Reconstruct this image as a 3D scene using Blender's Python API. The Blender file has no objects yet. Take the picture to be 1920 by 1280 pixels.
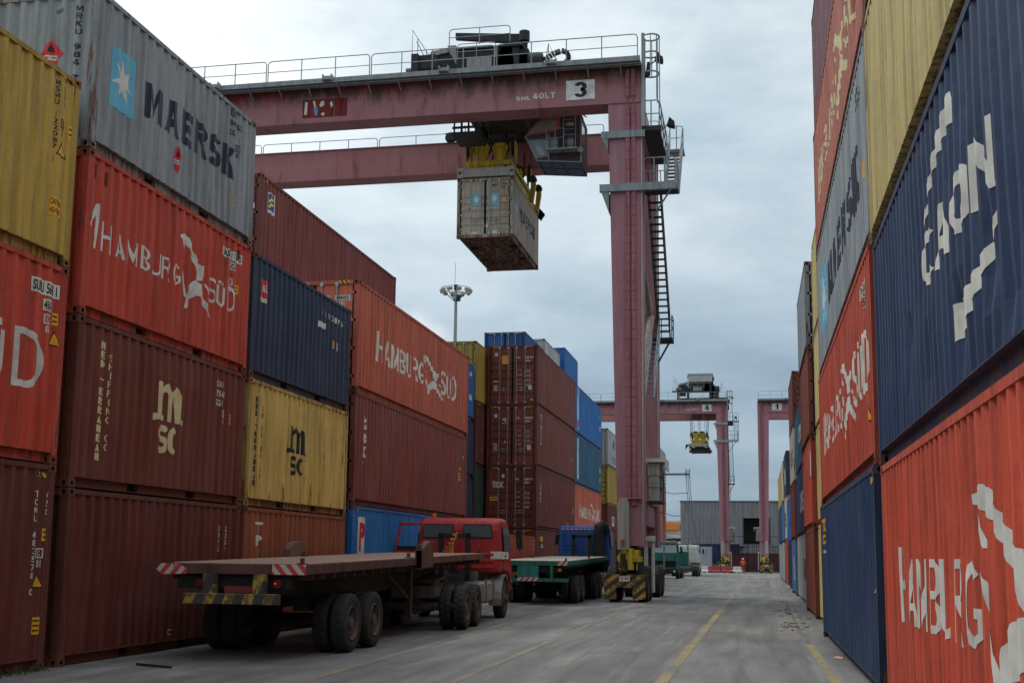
import bpy, bmesh, math, random
from mathutils import Vector, Matrix, noise as mnoise
random.seed(11)
R = math.radians
scn = bpy.context.scene
COL = scn.collection
# ---------------------------------------------------------------- camera
PITCH, YAW, ROLL, EYE = 0.141725, 0.20185, 0.011116, 1.658
fw = Vector((-math.sin(YAW)*math.cos(PITCH), math.cos(YAW)*math.cos(PITCH), math.sin(PITCH)))
rt = Vector((math.cos(YAW), math.sin(YAW), 0)); up = rt.cross(fw)
rt, up = rt*math.cos(ROLL)+up*math.sin(ROLL), up*math.cos(ROLL)-rt*math.sin(ROLL)
cd = bpy.data.cameras.new('camera'); cam = bpy.data.objects.new('camera', cd); COL.objects.link(cam)
cam.matrix_world = Matrix(((rt.x, up.x, -fw.x, 0), (rt.y, up.y, -fw.y, 0), (rt.z, up.z, -fw.z, EYE), (0, 0, 0, 1)))
cd.sensor_width = 36; cd.lens = 2232.85/1920*36; cd.shift_x = .00154; cd.shift_y = .0436
cd.clip_start = .1; cd.clip_end = 3000
scn.camera = cam
scn.view_settings.view_transform = 'Standard'; scn.view_settings.look = 'None'
scn.view_settings.exposure = 0; scn.view_settings.gamma = 1
# ---------------------------------------------------------------- sky and sun
SUN_EL, SUN_AZ = R(58), R(-62)      # azimuth from +Y, negative = towards -X
w = bpy.data.worlds.new("World"); scn.world = w; w.use_nodes = True
nt = w.node_tree; nt.nodes.clear()
def N(t, **k):
    n = nt.nodes.new(t)
    for a, b in k.items():
        setattr(n, a, b)
    return n
def Lk(a, b): nt.links.new(a, b)
out = N('ShaderNodeOutputWorld'); bg = N('ShaderNodeBackground'); bg.inputs[1].default_value = .1
sky = N('ShaderNodeTexSky', sky_type='NISHITA', sun_disc=False, sun_elevation=SUN_EL, sun_rotation=SUN_AZ)
tc = N('ShaderNodeTexCoord'); sp = N('ShaderNodeSeparateXYZ'); Lk(tc.outputs['Generated'], sp.inputs[0])
def ramp(stops, fac, interp='LINEAR'):
    r = N('ShaderNodeValToRGB'); r.color_ramp.interpolation = interp
    el = r.color_ramp.elements
    while len(el) < len(stops): el.new(.5)
    for e, (p, c) in zip(el, stops):
        e.position = p; e.color = (c[0], c[1], c[2], 1) if isinstance(c, tuple) else (c, c, c, 1)
    Lk(fac, r.inputs[0]); return r
def mixc(f, a, b, mode='MIX'):
    m = N('ShaderNodeMix', data_type='RGBA', blend_type=mode)
    for s, v in ((0, f), (6, a), (7, b)):
        if hasattr(v, 'type'): Lk(v, m.inputs[s])
        else: m.inputs[s].default_value = v if s == 0 else (*v, 1)
    return m.outputs[2]
def noise(vec, scale, detail=4, rough=.5, dist=0):
    n = N('ShaderNodeTexNoise'); n.inputs['Scale'].default_value = scale; n.inputs['Detail'].default_value = detail
    n.inputs['Roughness'].default_value = rough; n.inputs['Distortion'].default_value = dist
    Lk(vec, n.inputs['Vector']); return n.outputs[0]
def mapping(vec, sc, loc=(0, 0, 0), rot=(0, 0, 0)):
    m = N('ShaderNodeMapping'); m.inputs['Scale'].default_value = sc; m.inputs['Location'].default_value = loc
    m.inputs['Rotation'].default_value = rot; Lk(vec, m.inputs[0]); return m.outputs[0]
grad = ramp([(0, (3.4, 4.2, 4.95)), (.10, (3.9, 4.85, 5.7)), (.22, (5.7, 6.6, 7.3)), (.36, (7.7, 8.5, 8.9)), (.5, (8.6, 9.1, 9.3)), (1, (13.5, 13.7, 13.8))], sp.outputs[2])
cv = mapping(tc.outputs['Generated'], (1, 1, 2.6), (3.1, 1.7, .4))
n1 = noise(cv, 2.3, 7, .55, .3); n2 = noise(cv, 6.5, 6, .6, .2)
k1 = ramp([(.36, (.66, .74, .80)), (.5, (.97, .99, 1.0)), (.66, (1.22, 1.18, 1.14))], n1); k2 = ramp([(.33, (.86, .89, .91)), (.65, (1.08, 1.07, 1.06))], n2)
c = mixc(1, grad.outputs[0], k1.outputs[0], 'MULTIPLY'); c = mixc(1, c, k2.outputs[0], 'MULTIPLY')
lx = ramp([(0, 1.12), (.5, 1.06), (.62, .97), (1, .9)], N('ShaderNodeMath', operation='MULTIPLY_ADD').outputs[0])
ma = lx.inputs[0].links[0].from_node; Lk(sp.outputs[0], ma.inputs[0]); ma.inputs[1].default_value = .5; ma.inputs[2].default_value = .5
c = mixc(1, c, lx.outputs[0], 'MULTIPLY')
# a bank of cumulus low behind the stacks
vd = N('ShaderNodeVectorMath', operation='DISTANCE'); Lk(tc.outputs['Generated'], vd.inputs[0]); vd.inputs[1].default_value = (-.274, .946, .172)
wob = noise(tc.outputs['Generated'], 45, 5, .6)
add = N('ShaderNodeMath', operation='MULTIPLY_ADD'); Lk(wob, add.inputs[0]); add.inputs[1].default_value = .035; Lk(vd.outputs['Value'], add.inputs[2])
pf = ramp([(.030, .85), (.052, 0)], add.outputs[0])
c = mixc(pf.outputs[0], c, (9.2, 9.4, 9.5))
for dv, r0, r1, col_, am in (((-.01, .98, .19), .02, .26, (.66, .73, .79), .75), ((-.16, .95, .24), .0, .12, (1.18, 1.15, 1.12), .6), ((-.36, .88, .30), .0, .22, (1.16, 1.14, 1.12), .8), ((-.22, .86, .46), .0, .12, (.80, .86, .90), .5)):
    dd_ = N('ShaderNodeVectorMath', operation='DISTANCE'); Lk(tc.outputs['Generated'], dd_.inputs[0]); dd_.inputs[1].default_value = dv
    a_ = N('ShaderNodeMath', operation='MULTIPLY_ADD'); Lk(n2, a_.inputs[0]); a_.inputs[1].default_value = .16; Lk(dd_.outputs['Value'], a_.inputs[2])
    rr_ = ramp([(r0+.08, am), (r1+.08, 0)], a_.outputs[0]); c = mixc(rr_.outputs[0], c, mixc(1, c, col_, 'MULTIPLY'))
c = mixc(.92, sky.outputs[0], c)
Lk(c, bg.inputs[0]); Lk(bg.outputs[0], out.inputs[0])
sl = bpy.data.lights.new('sun', 'SUN'); sl.energy = 1.5; sl.angle = R(14); sl.color = (1, .96, .9)
sun = bpy.data.objects.new('sun', sl); COL.objects.link(sun)
sd = Vector((math.sin(SUN_AZ)*math.cos(SUN_EL), math.cos(SUN_AZ)*math.cos(SUN_EL), math.sin(SUN_EL)))
sun.rotation_euler = sd.to_track_quat('Z', 'Y').to_euler(); sun.location = (0, 0, 60)

# ---------------------------------------------------------------- materials
MATS = {}
def newmat(name):
    global nt
    m = bpy.data.materials.new(name); m.use_nodes = True; nt = m.node_tree
    return m, nt.nodes['Principled BSDF']
def flat(name, col, rough=.6, metal=0, emit=None, var=.12):
    if name in MATS: return MATS[name]
    m, b = newmat(name)
    tc = N('ShaderNodeTexCoord'); n = noise(tc.outputs['Object'], 3.0, 5, .6)
    r = ramp([(.3, 1-var), (.7, 1+var)], n)
    Lk(mixc(1, col, r.outputs[0], 'MULTIPLY'), b.inputs['Base Color'])
    b.inputs['Roughness'].default_value = rough; b.inputs['Metallic'].default_value = metal; b.inputs['Specular IOR Level'].default_value = .3
    if emit:
        b.inputs['Emission Color'].default_value = (*col, 1); b.inputs['Emission Strength'].default_value = emit
    MATS[name] = m; return m
def paint(name, col, rust=.5, fade=.25, rough=.5, rustcol=(.09, .035, .018), dirt=.35):
    """weathered paint: faded patches, dirt runs, rust runs and chips"""
    if name in MATS: return MATS[name]
    m, b = newmat(name)
    tc = N('ShaderNodeTexCoord'); oi = N('ShaderNodeObjectInfo')
    va = N('ShaderNodeVectorMath', operation='MULTIPLY_ADD')
    Lk(oi.outputs['Random'], va.inputs[0]); va.inputs[1].default_value = (31, 17, 23); Lk(tc.outputs['Object'], va.inputs[2])
    v = va.outputs[0]
    f = tuple(x*.8+.2*(.45+.2*sum(col)/3) for x in col)
    lg = ramp([(.35, 0.0), (.7, 1.0)], noise(v, .55, 5, .6))
    mt = N('ShaderNodeMath', operation='MULTIPLY'); Lk(lg.outputs[0], mt.inputs[0]); mt.inputs[1].default_value = fade
    c = mixc(mt.outputs[0], col, f)
    st = noise(mapping(v, (2.2, 2.2, .16)), 2.6, 6, .65)
    dr = ramp([(.42, 1), (.62, 1-dirt)], st)
    c = mixc(1, c, dr.outputs[0], 'MULTIPLY')
    hv = ramp([(0, .86), (1, 1.12)], oi.outputs['Random']); c = mixc(1, c, hv.outputs[0], 'MULTIPLY')
    scr = ramp([(.66, 0), (.70, .35)], noise(mapping(v, (1, 1.2, 9), (7, 2, 1)), 2.4, 6, .75)); c = mixc(scr.outputs[0], c, f)
    fine = ramp([(.3, .90), (.7, 1.07)], noise(v, 14, 4, .7))
    c = mixc(1, c, fine.outputs[0], 'MULTIPLY')
    s2 = noise(mapping(v, (5, 5, .55), (4, 4, 4)), 1.9, 7, .7)
    sz = N('ShaderNodeSeparateXYZ'); Lk(tc.outputs['Object'], sz.inputs[0])
    ft = ramp([(0, .09), (.18, .05), (.6, 0)], sz.outputs[2]); a2 = N('ShaderNodeMath', operation='ADD'); Lk(s2, a2.inputs[0]); Lk(ft.outputs[0], a2.inputs[1]); s2 = a2.outputs[0]
    lo = .70-.13*rust
    rf = ramp([(lo, 0), (lo+.05, .85)], s2)
    s3 = ramp([(.735-.06*rust, 0), (.76-.06*rust, .9)], noise(v, 6.5, 6, .72))
    mx = N('ShaderNodeMath', operation='MAXIMUM'); Lk(rf.outputs[0], mx.inputs[0]); Lk(s3.outputs[0], mx.inputs[1])
    rc = mixc(noise(v, 20, 3), rustcol, tuple(x*2.1 for x in rustcol))
    c = mixc(mx.outputs[0], c, rc)
    Lk(c, b.inputs['Base Color'])
    b.inputs['Specular IOR Level'].default_value = .28
    rr = ramp([(0, rough+.08), (1, .9)], mx.outputs[0]); Lk(rr.outputs[0], b.inputs['Roughness'])
    bp = N('ShaderNodeBump'); bp.inputs['Strength'].default_value = .45; bp.inputs['Distance'].default_value = .05
    Lk(noise(v, 1.7, 5, .55), bp.inputs['Height']); Lk(bp.outputs[0], b.inputs['Normal'])
    MATS[name] = m; return m
def worn(name, col, under, amount=.4, rough=.7, scale=6):
    """paint on something else, partly worn away to 'under'"""
    if name in MATS: return MATS[name]
    m, b = newmat(name)
    tc = N('ShaderNodeTexCoord'); g = N('ShaderNodeNewGeometry')
    n = noise(g.outputs['Position'], scale, 8, .72); big = noise(g.outputs['Position'], .5, 3, .5)
    ad = N('ShaderNodeMath', operation='MULTIPLY_ADD'); Lk(big, ad.inputs[0]); ad.inputs[1].default_value = .7; Lk(n, ad.inputs[2])
    t = 1.06-.42*amount
    f = ramp([(t-.1, 0), (t+.06, 1)], ad.outputs[0])
    d = ramp([(.3, .8), (.7, 1.1)], noise(g.outputs['Position'], 2.2, 4, .6))
    c = mixc(f.outputs[0], mixc(1, col, d.outputs[0], 'MULTIPLY'), under)
    Lk(c, b.inputs['Base Color']); b.inputs['Roughness'].default_value = rough
    MATS[name] = m; return m
def stripes(name, a, bcol, period=.3, ang=45, axis='XZ', wear=.35, width=.5):
    if name in MATS: return MATS[name]
    m, b = newmat(name)
    tc = N('ShaderNodeTexCoord'); s = N('ShaderNodeSeparateXYZ'); Lk(tc.outputs['Object'], s.inputs[0])
    i = 'XYZ'.index(axis[0]); j = 'XYZ'.index(axis[1])
    m1 = N('ShaderNodeMath', operation='MULTIPLY'); Lk(s.outputs[i], m1.inputs[0]); m1.inputs[1].default_value = math.cos(R(ang))/period
    m2 = N('ShaderNodeMath', operation='MULTIPLY_ADD'); Lk(s.outputs[j], m2.inputs[0]); m2.inputs[1].default_value = math.sin(R(ang))/period; Lk(m1.outputs[0], m2.inputs[2])
    ab = N('ShaderNodeMath', operation='ADD'); Lk(m2.outputs[0], ab.inputs[0]); ab.inputs[1].default_value = 100
    fr = N('ShaderNodeMath', operation='FRACT'); Lk(ab.outputs[0], fr.inputs[0])
    gt = N('ShaderNodeMath', operation='GREATER_THAN'); Lk(fr.outputs[0], gt.inputs[0]); gt.inputs[1].default_value = width
    c = mixc(gt.outputs[0], a, bcol)
    wf = ramp([(.66-.2*wear, 0), (.72-.2*wear, .8)], noise(tc.outputs['Object'], 5, 6, .7))
    c = mixc(wf.outputs[0], c, (.05, .04, .03)); Lk(c, b.inputs['Base Color']); b.inputs['Roughness'].default_value = .7
    MATS[name] = m; return m
def glass(name, col=(.05, .07, .08), rough=.08):
    if name in MATS: return MATS[name]
    m, b = newmat(name); b.inputs['Base Color'].default_value = (*col, 1); b.inputs['Roughness'].default_value = rough
    b.inputs['Specular IOR Level'].default_value = .8
    MATS[name] = m; return m
# ---------------------------------------------------------------- mesh helper
class MB:
    def __init__(s): s.v = []; s.f = []; s.m = []
    def poly(s, pts, m=0):
        n = len(s.v); s.v += [tuple(p) for p in pts]; s.f.append(tuple(range(n, n+len(pts)))); s.m.append(m); return s
    def hexa(s, p, m=0):
        n = len(s.v); s.v += [tuple(q) for q in p]
        for f in ((0, 3, 2, 1), (4, 5, 6, 7), (0, 1, 5, 4), (1, 2, 6, 5), (2, 3, 7, 6), (3, 0, 4, 7)):
            s.f.append(tuple(n+i for i in f)); s.m.append(m)
        return s
    def box(s, x0, x1, y0, y1, z0, z1, m=0):
        return s.hexa([(x0, y0, z0), (x1, y0, z0), (x1, y1, z0), (x0, y1, z0), (x0, y0, z1), (x1, y0, z1), (x1, y1, z1), (x0, y1, z1)], m)
    def bar(s, p, q, w, h, m=0, up=(0, 0, 1)):
        p = Vector(p); q = Vector(q); d = (q-p).normalized(); u = Vector(up)
        if abs(d.dot(u)) > .98: u = Vector((0, 1, 0))
        a = d.cross(u).normalized()*w/2; b = a.cross(d).normalized()*h/2
        return s.hexa([p-a-b, p+a-b, q+a-b, q-a-b, p-a+b, p+a+b, q+a+b, q-a+b], m)
    def tube(s, pts, r, n=6, m=0, caps=True):
        pts = [Vector(p) for p in pts]; rs = r if isinstance(r, (list, tuple)) else [r]*len(pts)
        base = len(s.v); pa = None
        for i, p in enumerate(pts):
            d = (pts[min(i+1, len(pts)-1)]-pts[max(i-1, 0)])
            d = d.normalized() if d.length > 1e-9 else Vector((0, 0, 1))
            u = Vector((0, 0, 1)) if abs(d.z) < .95 else Vector((0, 1, 0))
            if pa is not None:
                a = (pa-d*pa.dot(d)); a = a.normalized() if a.length > 1e-6 else d.cross(u).normalized()
            else: a = d.cross(u).normalized()
            pa = a; b = d.cross(a)
            for k in range(n):
                t = 2*math.pi*k/n; s.v.append(tuple(p+(a*math.cos(t)+b*math.sin(t))*rs[i]))
        for i in range(len(pts)-1):
            for k in range(n):
                k2 = (k+1) % n; s.f.append((base+i*n+k, base+i*n+k2, base+(i+1)*n+k2, base+(i+1)*n+k)); s.m.append(m)
        if caps:
            s.f.append(tuple(base+k for k in range(n))[::-1]); s.m.append(m)
            s.f.append(tuple(base+(len(pts)-1)*n+k for k in range(n))); s.m.append(m)
        return s
    def prism(s, pts, off, m=0, m2=None):
        pts = [Vector(p) for p in pts]; off = Vector(off); n = len(s.v); k = len(pts)
        s.v += [tuple(p) for p in pts]+[tuple(p+off) for p in pts]
        s.f.append(tuple(range(n, n+k))[::-1]); s.m.append(m); s.f.append(tuple(range(n+k, n+2*k))); s.m.append(m)
        for i in range(k):
            j = (i+1) % k; s.f.append((n+i, n+j, n+k+j, n+k+i)); s.m.append(m if m2 is None else m2)
        return s
    def lathe(s, prof, c, axis=(1, 0, 0), n=24, m=0):
        c = Vector(c); ax = Vector(axis).normalized(); u = Vector((0, 0, 1)) if abs(ax.z) < .9 else Vector((0, 1, 0))
        a = ax.cross(u).normalized(); b = ax.cross(a); base = len(s.v); P = len(prof)
        for k in range(n):
            t = 2*math.pi*k/n
            for r, h in prof: s.v.append(tuple(c+ax*h+(a*math.cos(t)+b*math.sin(t))*r))
        for k in range(n):
            k2 = (k+1) % n
            for i in range(P-1):
                s.f.append((base+k*P+i, base+k2*P+i, base+k2*P+i+1, base+k*P+i+1)); s.m.append(m)
        return s
    def build(s, name, mats, parent=None, smooth=False, bevel=0, loc=None, seg=1):
        me = bpy.data.meshes.new(name); me.from_pydata(s.v, [], s.f)
        if not isinstance(mats, (list, tuple)): mats = [mats]
        for x in mats: me.materials.append(x)
        me.polygons.foreach_set('material_index', s.m)
        bm = bmesh.new(); bm.from_mesh(me); bmesh.ops.recalc_face_normals(bm, faces=bm.faces); bm.to_mesh(me); bm.free()
        if smooth:
            me.polygons.foreach_set('use_smooth', [True]*len(me.polygons))
            try: me.set_sharp_from_angle(angle=R(38))
            except Exception: pass
        o = bpy.data.objects.new(name, me); COL.objects.link(o)
        if parent: o.parent = parent
        if loc: o.location = loc
        if bevel:
            b = o.modifiers.new('bevel', 'BEVEL'); b.width = bevel; b.segments = seg; b.limit_method = 'ANGLE'; b.angle_limit = R(40)
        return o
def tag(o, label=None, cat=None, group=None, kind=None):
    if label: o['label'] = label
    if cat: o['category'] = cat
    if group: o['group'] = group
    if kind: o['kind'] = kind
    return o
def thing(name, loc, label, cat, group=None, rz=0):
    o = bpy.data.objects.new(name, None); COL.objects.link(o); o.location = loc; o.rotation_euler = (0, 0, rz); o.empty_display_size = .3
    return tag(o, label, cat, group)
def copy_tree(o, parent=None):
    c = o.copy(); COL.objects.link(c); c.parent = parent
    for ch in list(o.children): copy_tree(ch, c)
    return c
# ---------------------------------------------------------------- lettering laid on real surfaces
_T = {}
def textmesh(txt, bold=0.0, space=1.0):
    key = (txt, bold, space)
    if key in _T: return _T[key]
    cu = bpy.data.curves.new('t', 'FONT'); cu.body = txt; cu.size = 1; cu.offset = bold; cu.resolution_u = 3; cu.space_character = space
    o = bpy.data.objects.new('t', cu); COL.objects.link(o)
    bpy.context.view_layer.update()
    me = bpy.data.meshes.new_from_object(o.evaluated_get(bpy.context.evaluated_depsgraph_get()))
    vs = [(v.co.x, v.co.y) for v in me.vertices]; fs = [tuple(p.vertices) for p in me.polygons]
    bpy.data.objects.remove(o); bpy.data.curves.remove(cu); bpy.data.meshes.remove(me)
    x0 = min(a for a, b in vs); x1 = max(a for a, b in vs); y0 = min(b for a, b in vs); y1 = max(b for a, b in vs)
    vs = [((a-x0)/max(x1-x0, 1e-6), (b-y0)/max(y1-y0, 1e-6)) for a, b in vs]
    _T[key] = (vs, fs, (x1-x0)/max(y1-y0, 1e-6)); return _T[key]
def lay(shapes, surf, name, mat, parent, off=.004):
    """shapes: list of (verts2d, faces); surf: (breaks, fn(s,z,off)->xyz)"""
    bm = bmesh.new(); xs = []
    for vs, fs in shapes:
        vv = [bm.verts.new((a, b, 0)) for a, b in vs]; xs += [a for a, b in vs]
        for f in fs:
            try: bm.faces.new([vv[i] for i in f])
            except ValueError: pass
    if not xs: return None
    bmesh.ops.triangulate(bm, faces=bm.faces[:])
    lo, hi = min(xs), max(xs); br, fn = surf[:2]
    for zb in (surf[2] if len(surf) > 2 else ()):
        if any(v.co.y < zb for v in bm.verts) and any(v.co.y > zb for v in bm.verts):
            bmesh.ops.bisect_plane(bm, geom=bm.verts[:]+bm.edges[:]+bm.faces[:], plane_co=(0, zb, 0), plane_no=(0, 1, 0))
    for b in br:
        if lo < b < hi:
            bmesh.ops.bisect_plane(bm, geom=bm.verts[:]+bm.edges[:]+bm.faces[:], plane_co=(b, 0, 0), plane_no=(1, 0, 0))
    for v in bm.verts: v.co = Vector(fn(v.co.x, v.co.y, off))
    me = bpy.data.meshes.new(name); bm.to_mesh(me); bm.free(); me.materials.append(mat)
    o = bpy.data.objects.new(name, me); COL.objects.link(o); o.parent = parent; return o
def sh_text(txt, s0, z0, s1, z1, bold=.0, slant=0):
    vs, fs, _ = textmesh(txt, bold)
    return [([(s0+a*(s1-s0)+slant*b*(z1-z0), z0+b*(z1-z0)) for a, b in vs], fs)]
def sh_col(txt, s0, z0, s1, z1, bold=.0, fill=.78):
    out = []; n = len(txt); h = (z1-z0)/n; q_ = (.34, .22) if bold > .032 else (.22, .14)
    for i, ch in enumerate(txt):
        if ch == ' ': continue
        t = z1-i*h; k = .34 if ch in 'I1' else 0
        if glyph(ch, .2, .2):
            out += sh_block(ch, s0+k*(s1-s0), t-h*fill, s1-k*(s1-s0), t, *q_); continue
        out += sh_text(ch, s0+k*(s1-s0), t-h*fill, s1-k*(s1-s0), t, bold)
    return out
def sh_poly(pts): return [(pts, [tuple(range(len(pts)))])]
def sh_rect(s0, z0, s1, z1): return sh_poly([(s0, z0), (s1, z0), (s1, z1), (s0, z1)])
# block capitals drawn as flat pieces that butt, never overlap
def _ring(cx, cy, rx, ry, t, th, a0, a1, n=10):
    o = []; q = []
    for i in range(n+1):
        a = R(a0+(a1-a0)*i/n); o.append((cx+rx*math.cos(a), cy+ry*math.sin(a))); q.append((cx+(rx-t)*math.cos(a), cy+(ry-th)*math.sin(a)))
    return [[o[i], o[i+1], q[i+1], q[i]] for i in range(n)]
def _rc(x0, y0, x1, y1): return [[(x0, y0), (x1, y0), (x1, y1), (x0, y1)]]
def glyph(ch, t, th):
    mir = lambda ps: [[(1-x, y) for x, y in p] for p in ps]
    S = _rc(0, 0, t, 1)
    if ch == 'I': return _rc(0, 0, 1, 1)
    if ch == 'H': return S+_rc(1-t, 0, 1, 1)+_rc(t, .5-th/2, 1-t, .5+th/2)
    if ch == 'A':
        yi = 1-.55*t-.12; L_ = [[(0, 0), (t*1.05, 0), (.5, yi), (.5, 1), (.5-t*.55, 1)]]; xl = lambda y: t*1.05+(.5-t*1.05)*y/yi
        return L_+mir(L_)+[[(xl(.22), .22), (1-xl(.22), .22), (1-xl(.22+th), .22+th), (xl(.22+th), .22+th)]]
    if ch == 'M':
        V = [[(t, 1), (t, 1-.38), (.5, .04), (.5, .42)]]; return S+_rc(1-t, 0, 1, 1)+V+mir(V)
    if ch == 'W': return [[(x, 1-y) for x, y in p] for p in glyph('M', t, th)]
    if ch == 'N': return S+_rc(1-t, 0, 1, 1)+[[(t, 1), (t, .62), (1-t, 0), (1-t, .38)]]
    if ch in 'EFL':
        o = S[:]
        if ch != 'F': o += _rc(t, 0, 1, th)
        if ch != 'L': o += _rc(t, 1-th, 1, 1)+_rc(t, .5-th/2, .92, .5+th/2)
        return o
    if ch == 'T': return _rc(0, 1-th, 1, 1)+_rc(.5-t/2, 0, .5+t/2, 1-th)
    if ch in 'PRB':
        lo = .46; cy = (1+lo)/2; ry = (1-lo)/2
        o = S+_rc(t, 1-th, .6, 1)+_rc(t, lo, .6, lo+th)+_ring(.6, cy, .38, ry, t, th, -90, 90)
        if ch == 'R': o += [[(.42, lo), (.42+t*1.1, lo), (1, 0), (1-t*1.15, 0)]]
        if ch == 'B': o += _rc(t, 0, .6, th)+_ring(.6, lo/2, .40, lo/2, t, th, -90, 90)
        return o
    if ch == 'D': return S+_rc(t, 1-th, .45, 1)+_rc(t, 0, .45, th)+_ring(.45, .5, .55, .5, t, th, -90, 90, 14)
    if ch == 'K':
        p = lambda k: (t+(1-t)*k, .34+.66*k); return S+[[(t, .34), (t, .64), (1-1.15*t, 1), (1, 1)], [p(.10), p(.45), (1, 0), (1-1.15*t, 0)]]
    if ch in 'S3':
        ry = (.5+th/2)/2; u, l = 1-ry, ry
        return _ring(.5, u, .5, ry, t, th, 28 if ch == 'S' else 165, 270 if ch == 'S' else -90)+_ring(.5, l, .5, ry, t, th, 90, -152 if ch == 'S' else -165)
    if ch == 'C': return _ring(.5, .5, .5, .5, t, th, 42, 318, 16)
    if ch == 'G': return _ring(.5, .5, .5, .5, t, th, 42, 300, 16)+[[(.75, .067), (1, .2), (1-t, .2), (.5+(.5-t)*.5, .5-(.5-th)*.866)]]+_rc(1-t, .2, 1, .47)+_rc(.55, .47-th, 1-t, .47)
    if ch == 'O': return _ring(.5, .5, .5, .5, t, th, 0, 360, 20)
    if ch == 'U': return _rc(0, .3, t, 1)+_rc(1-t, .3, 1, 1)+_ring(.5, .3, .5, .3, t, th, 180, 360)
    if ch == 'Ü': return [[(x, y*.86) for x, y in p] for p in glyph('U', t, th)]+_rc(.12, .92, .12+t*1.2, 1.04)+_rc(.88-t*1.2, .92, .88, 1.04)
    if ch == '4': return _rc(.52, 0, .52+t, 1)+_rc(0, .2, .52, .2+th)+_rc(.52+t, .2, 1, .2+th)+[[(0, .2+th), (.24, .2+th), (.52, .74), (.52, 1), (.42, 1)]]
    if ch == '1': return _rc(.45, 0, .45+t, 1)+[[(.05, .66), (.45, .78), (.45, 1), (.3, .9), (.05, .84)]]
    return None
def sh_block(txt, s0, z0, s1, z1, t=.28, th=.17, gap=.22):
    wd = {'M': 1.22, 'I': .3, '1': .8, 'W': 1.3, 'E': .86, 'L': .8}; ws = [wd.get(c_, 1) for c_ in txt]; tot = sum(ws)+gap*(len(txt)-1); k = (s1-s0)/tot; x = s0; out = []
    for ch, w_ in zip(txt, ws):
        for p in glyph(ch, t/w_ if ch != 'I' else 1, th): out += sh_poly([(x+a*w_*k, z0+b_*(z1-z0)) for a, b_ in p])
        x += (w_+gap)*k
    return out
def sh_star(cx, cz, rx, rz, n=7, inner=.38, rot=0):
    pts = []
    for i in range(2*n):
        t = math.pi*i/n+math.pi/2+rot; k = 1 if i % 2 == 0 else inner
        pts.append((cx+rx*k*math.cos(t), cz+rz*k*math.sin(t)))
    return [([(cx, cz)]+pts, [(0, i+1, (i+1) % (2*n)+1) for i in range(2*n)])]
def sh_strip(a, b):
    n = len(a); return [(list(a)+list(b), [(i, i+1, n+i+1, n+i) for i in range(n-1)])]
def sh_disc(cx, cz, rx, rz, n=14):
    return sh_poly([(cx+rx*math.cos(2*math.pi*i/n), cz+rz*math.sin(2*math.pi*i/n)) for i in range(n)])
WHITE = flat('lettering_white', (.62, .61, .56), .6, var=.25)
CREAM = flat('lettering_cream', (.62, .55, .30), .6, var=.2)
BLACK = flat('lettering_black', (.018, .018, .022), .55)
NAVYL = flat('lettering_dark_blue', (.012, .016, .035), .5)
YEL = flat('sticker_yellow', (.75, .38, .02), .5)
REDS = flat('sticker_red', (.55, .03, .035), .5)
SKYB = flat('logo_sky_blue', (.13, .42, .58), .55)
BLUES = flat('sticker_blue', (.03, .07, .30), .5)
ORS = flat('logo_orange', (.75, .30, .02), .5)
# ---------------------------------------------------------------- shipping containers
STEEL = flat('galvanised_steel', (.33, .35, .36), .45, .4)
DARK = flat('hole_shade_and_gasket', (.012, .011, .011), .9)  # near-black stands in for shade inside holes; also the door gaskets
RUSTY = paint('rusty_casting', (.11, .045, .025), .9, .1, .8)
HAZ = stripes('hazard_tape', (.72, .42, .03), (.02, .02, .02), .09, 40, 'XZ', .2)
HAZS = stripes('hazard_tape_side', (.72, .42, .03), (.02, .02, .02), .09, 40, 'YZ', .2)
PAL = {  # linear base colours
 'maroon': (.185, .042, .027), 'maroon_dark': (.145, .032, .022), 'brown_red': (.235, .055, .034), 'wine': (.225, .052, .042), 'red': (.56, .062, .030),
 'orange_red': (.57, .082, .042), 'coral': (.60, .135, .075), 'terracotta': (.32, .085, .038), 'orange': (.50, .10, .045),
 'mustard': (.52, .345, .062), 'ochre': (.62, .42, .115), 'sand': (.62, .50, .20), 'navy': (.022, .040, .088), 'navy_bright': (.021, .047, .118),
 'blue': (.022, .16, .46), 'teal_blue': (.030, .14, .235), 'royal': (.02, .10, .33), 'sky': (.09, .25, .47), 'grey': (.30, .335, .355),
 'light_grey': (.44, .45, .44), 'faded_coral': (.50, .165, .115), 'purple': (.205, .085, .105), 'cream': (.55, .52, .42), 'green': (.03, .06, .05), 'taupe': (.42, .365, .29)}
RUSTK = {'maroon': .35, 'maroon_dark': .35, 'brown_red': .2, 'red': .25, 'orange_red': .2, 'ochre': .75, 'navy': .3, 'navy_bright': .12, 'grey': .4, 'taupe': .7, 'mustard': .15, 'coral': .15, 'terracotta': .3}
def cpaint(k): return paint('paint_'+k, PAL[k], RUSTK.get(k, .3))
def fpaint(k): return paint('frame_'+k, tuple(x*.85 for x in PAL[k]), min(1.7, RUSTK.get(k, .3)+.75), .35, .65)
def prof(s0, s1, pitch=.278, dep=.036):
    n = max(1, round((s1-s0)/pitch)); p = (s1-s0)/n; pts = []
    for i in range(n):
        a = s0+i*p
        pts += [(a, 0), (a+.13*p, 0), (a+.375*p, -dep), (a+.625*p, -dep), (a+.87*p, 0)]
    pts.append((s1, 0)); return pts
def dep_at(pts, s):
    if s <= pts[0][0] or s >= pts[-1][0]: return 0
    lo, hi = 0, len(pts)-1
    while hi-lo > 1:
        m = (lo+hi)//2
        if pts[m][0] <= s: lo = m
        else: hi = m
    (a, d), (b, e) = pts[lo], pts[hi]
    return d+(e-d)*(s-a)/max(b-a, 1e-9)
_MC = {}
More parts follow.
